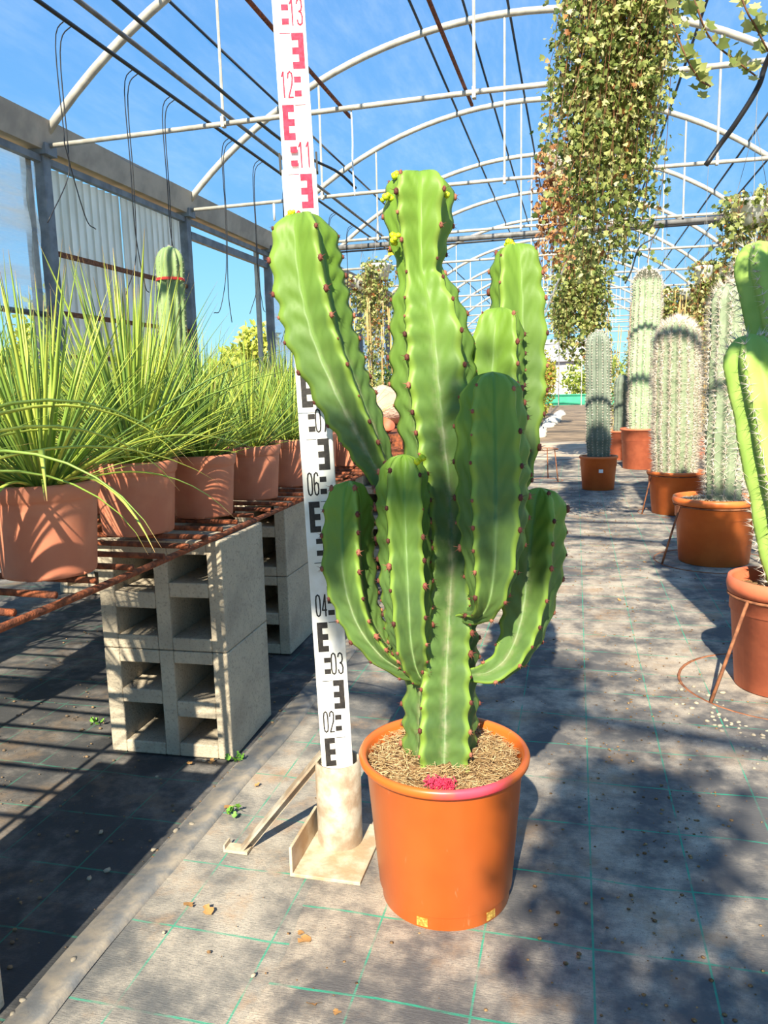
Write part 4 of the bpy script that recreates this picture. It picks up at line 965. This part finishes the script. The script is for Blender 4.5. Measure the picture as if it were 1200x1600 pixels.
rk = ICO2[0].copy(); rk = rk*(1+.12*np.sin(rk[:, [1]]*5+2)*np.cos(rk[:, [0]]*6))
o = link('rock', scatter('rock', rk, ICO2[1], np.diag([.28, .22, .13])[None], np.zeros((1, 3)), MAT['rock'], None, True), None, (-1.22, 4.92, .664)); tag(o, 'pale pinkish rock behind the terracotta saucers', 'rock')
m = MB(); m.box((-2.0, 3.5, .36), (-.92, 5.3, .43)); m.box((-2.0, 3.5, 0), (-1.9, 5.3, .36)); m.box((-1.05, 3.6, 0), (-.95, 5.3, .36)); tag(m.obj('low_table', MAT['rust']), 'low rusty table beyond the bench carrying bars and saucers', 'table')
m = MB(); m.box((-1.52, 4.22, .43), (-.94, 5.2, .525)); tag(m.obj('crate', MAT['rust']), 'rusty crate under the pale rock', 'crate')

# ================================================================== CABLES, STRINGS, DRIP LINES
def cable(name, pts, r, mat, label, cat, group=None, n=24):
    P = catmull(np.array([tuple(p) for p in pts]), n) if len(pts) > 2 else np.array([tuple(p) for p in pts])
    return tag(MB().tube([tuple(p) for p in P], r, 6).obj(name, MAT[mat], None, True), label, cat, group)
cable('black_hose', [(-2.62, -3, 2.725), (-2.62, 6, 2.725), (-2.6, 14, 2.725)], .012, 'blackhose', 'black hose running along the tie bars nearest the gutter', 'hose')
cable('grey_pipe', [(-2.44, -3, 2.73), (-2.44, 6, 2.73), (-2.46, 14, 2.73)], .014, 'greyhose', 'grey pipe running along the tie bars', 'pipe')
cable('black_hose', [(-2.28, -3, 2.728), (-2.26, 3, 2.728), (-2.28, 5.6, 2.728), (-2.2, 6.4, 2.70), (-2.08, 6.9, 2.69), (-1.98, 7.15, 2.60)], .012, 'blackhose', 'black hose with ties ending in a loop beside the staff', 'hose')
cable('rusty_rod', [(-1.66, 1.0, 2.735), (-1.62, 5.75, 2.735)], .013, 'rust', 'rusty rod lying over the tie bars and showing beside the staff', 'rod')
cable('rusty_rod', [(-.80, 1.0, 2.74), (-.74, 5.80, 2.74)], .013, 'rust', 'rusty rod lying over the tie bars above the euphorbia', 'rod')
cable('grey_pipe', [(1.95, 2, 2.735), (1.95, 14, 2.735)], .022, 'greyhose', 'grey pipe running along the tie bars above the cacti', 'pipe')
cable('black_hose', [(1.05, 3.2, 2.713), at_y(1215, 60, 3.9), at_y(1185, 135, 4.0), at_y(1150, 192, 4.05), at_y(1125, 226, 4.1), at_y(1103, 258, 4.1)], .012, 'blackhose', 'loose black hose end dangling beside the large ivy', 'hose')
cable('black_hose', [(.95, 9.96, 2.62), (.85, 9.9, 2.45), (.70, 9.9, 2.35), (.62, 9.9, 2.1), (.55, 9.9, 1.95)], .010, 'blackhose', 'thin crooked black hose hanging above the dark crowned cactus', 'hose')
cable('dark_pole', [at_z(745, 742), at_y(892, 392, 7.35)], .008, 'greyhose', 'thin dark stick leaning from the ground up to the pale ivy', 'stick')
cable('white_string', [(-1.53, 5.46, 2.69), (-1.525, 5.46, 2.5), (-1.53, 5.46, 2.32), (-1.52, 5.46, 2.12)], .006, 'string', 'white string hanging from the tie bar beside the staff', 'string')
cable('white_string', [(-3.0, 7.70, 2.69), (-3.0, 7.70, 2.5)], .012, 'string', 'short white tag hanging from the second tie bar', 'string')
MB_ = MB(); MB_.box((-2.36, 9.97, 2.47), (-2.18, 9.985, 2.585)); tag(MB_.obj('yellow_tag', MAT['yellow_tag']), 'yellow tag hung on the cross pipe above a white ivy pot', 'tag')
for k, (y, zz, sw) in enumerate([(3.9, 1.75, .30), (4.55, 1.45, .2), (5.0, 1.5, .28), (5.9, 1.4, -.2), (6.5, 1.5, .25), (7.2, 1.3, .2), (7.9, 1.5, -.2), (8.6, 1.45, .25), (9.3, 1.5, .2)]):
    P = [(-2.62, y-.03, 2.735), (-2.70, y-.02, 2.64), (-2.71, y, 2.2), (-2.72 + .02*sw, y+.05*sw, zz+.35), (-2.74, y+sw*.6, zz+.04), (-2.76, y+sw, zz)]
    cable('drip_line', P, .0032, 'blackhose', 'thin black drip line dangling before the ' + ('side film bay' if y < 5.3 else 'corrugated sheet' if y < 7.6 else 'open bay'), 'drip line', 'drip lines')
    P = [(-2.62, y+.03, 2.735), (-2.71, y+.03, 2.62), (-2.72, y+.04, 2.1), (-2.73, y+.02, zz+.2), (-2.75, y-sw*.5, zz-.05)]
    cable('drip_line', P, .0032, 'blackhose', 'thin black drip line dangling before the ' + ('side film bay' if y < 5.3 else 'corrugated sheet' if y < 7.6 else 'open bay'), 'drip line', 'drip lines')
# loose vines with larger leaves crossing the upper corner
for k, pl in enumerate([[(1085, 0), (1110, 60), (1150, 95), (1180, 118)], [(1160, 0), (1180, 40), (1200, 80)], [(1060, 60), (1090, 120), (1110, 135)]]):
    o = empty('loose_vine', at_y(*pl[0], 2.6), label=('long leafy ivy shoot arching out beside the large hanging ivy', 'stray ivy shoot dangling highest above the loose hose end', 'short ivy shoot close against the large hanging ivy')[k], cat='vine', group='loose ivy shoots')
    B0 = at_y(*pl[0], 2.6); pts = [at_y(a, b, 2.6 + .05*q) - B0 for q, (a, b) in enumerate(pl)]
    pts = [pts[0] + Vector((-.1, .1, .35))] + pts
    C_ = catmull(np.array([tuple(p) for p in pts]), 26); MB().tube([tuple(p) for p in C_], .0028, 5).obj('shoot', MAT['vine'], o, True)
    rg = np.random.default_rng(600+k)
    for q in range(6, 26, 1):
        lf = scatter('leaf', IVY[0], IVY[1], frames(rg.normal(size=(1, 3)) + np.array([[0, -1.2, .4]]))*(.045*(.6+.6*rg.random())), C_[q:q+1] + rg.normal(size=(1, 3))*.012, MAT['ivy'], np.array([.2+.5*rg.random()])); link('leaf', lf, o)

# ================================================================== DEBRIS
rg = np.random.default_rng(900)
PEBM = [scatter('pebble', ICO1[0]*np.array([1, .75, .55])*(1+.15*rg.normal(size=(len(ICO1[0]), 1))), ICO1[1], np.eye(3)[None], np.zeros((1, 3)), MAT['pebble'], None, True) for q in range(4)]
def pebble(x, y, s_, label, group):
    o = link('pebble', PEBM[rg.integers(4)], None, (x, y, s_*.35 + .001)); o.scale = (s_,)*3; o.rotation_euler = (0, 0, rg.random()*6); tag(o, label, 'pebble', group)
for px, py in [(275, 1300), (245, 1215), (158, 1302), (258, 1175), (256, 1459), (396, 1526), (140, 1375), (20, 1587), (36, 1566), (115, 1502), (320, 1190), (300, 1290), (168, 1362), (240, 1330)]:
    p = at_z(px, py); pebble(p.x, p.y, .004 + .003*rg.random(), 'pale pebble lying on the ground fabric beside the bench', 'pebbles beside the bench')
for q in range(56):
    t = rg.random(); p = at_z(1062 + 150*t + rg.normal()*10, 1075 + 110*t + rg.normal()*14); pebble(p.x, p.y, .0035 + .004*rg.random(), 'pale pebble in the strip of spilt gravel by the wire stands', 'pebbles by the wire stands')
N = 3200; X = RNG.uniform(-.5, .6, N); Y = RNG.uniform(.7, 6, N); X = np.where(RNG.random(N) < .5, .15 + RNG.normal(size=N)*.10, X)
ok = np.ones(N, bool)
for cx, cy, cr in ((.17, 5.92, .12), (.59, 4.85, .14), (.592, 3.53, .15), (.515, 2.06, .112), (PC.x, PC.y, .104), (.8, 4.55, .09)): ok &= np.hypot(X-cx, Y-cy) > cr
ok &= ~((X < -.30) & (Y > 1.05) & (Y < 1.24)); X, Y = X[ok], Y[ok]; N = len(X)
crumb = link('crumbs', scatter('crumbs', ICO1[0]*np.array([1, .8, .5]), ICO1[1], np.eye(3)[None]*(.0010+.0032*RNG.random(N)**3)[:, None, None], np.stack([X, Y, np.full(N, .0028)], 1), MAT['soil']), None)
tag(crumb, 'dark crumbs of soil scattered over the aisle fabric', 'debris', kind='stuff')
N = 2600; X = np.r_[RNG.uniform(-1.6, -.68, 1800), -.675 + RNG.normal(size=800)*.012]; Y = np.r_[RNG.uniform(.6, 4, 1800), RNG.uniform(.5, 5, 800)]
ok = np.ones(N, bool)
for bx0, by0 in ((-.985, 1.405), (-1.10, 2.06), (-.99, .50), (-1.0, 3.0)): ok &= ~((X > bx0-.02) & (X < bx0+.295) & (Y > by0-.01) & (Y < by0+.255))
ok &= ~((Y > 3.48) & ((X < -1.89) | ((X > -1.06) & (X < -.94)))); X, Y = X[ok], Y[ok]; N = len(X)
crumb = link('gravel', scatter('gravel', ICO1[0]*np.array([1, .8, .6]), ICO1[1], np.eye(3)[None]*(.0012+.0035*RNG.random(N)**3)[:, None, None], np.stack([X, Y, np.full(N, .000)], 1), MAT['litter']), None)
tag(crumb, 'fine gravel and plant litter on the dark fabric under the bench', 'gravel', kind='stuff')
LV = np.array([(0, 0, 0), (.35, .2, .12), (.45, .5, .05), (.2, .6, .1), (.28, .85, .2), (0, 1, .1), (-.25, .85, .22), (-.2, .6, .08), (-.45, .45, .14), (-.33, .2, .04), (0, .5, .02)])
LM = scatter('dry_leaf', LV, np.array([(10, q, (q+1) % 10) for q in range(10)]), np.eye(3)[None], np.zeros((1, 3)), MAT['dryleaf'])
for px, py in [(355, 1260), (398, 1231), (473, 1457), (486, 1467), (478, 1570), (530, 1580), (291, 1412), (330, 1195), (300, 1195), (970, 940), (1010, 880), (330, 1432), (620, 1245)][:12]:
    p = at_z(px, py); o = link('dry_leaf', LM, None, (p.x, p.y, .003)); s_ = .012 + .012*rg.random(); o.scale = (s_,)*3; o.rotation_euler = (rg.normal()*.15, rg.normal()*.15, rg.random()*6)
    tag(o, 'curled brown dry leaf lying on the ground fabric', 'leaf', 'dry leaves on the ground')
for px, py in [(362, 1276), (150, 1135), (370, 1192)]:
    p = at_z(px, py); o = empty('weed', (p.x, p.y, -.002), label='small green weed sprouting from the ground fabric by the blocks', cat='weed', group='weeds by the blocks')
    for q in range(9):
        v = LV*(.010 + .008*rg.random()); Mx = np.array(Matrix.Rotation(q*.7, 3, 'Z') @ Matrix.Rotation(.5+.5*rg.random(), 3, 'X'))
        link('leaf', scatter('leaf', v, np.array([(10, w, (w+1) % 10) for w in range(10)]), Mx[None], np.array([[rg.normal()*.008, rg.normal()*.008, .003+.012*rg.random()]]), MAT['weed']), o)
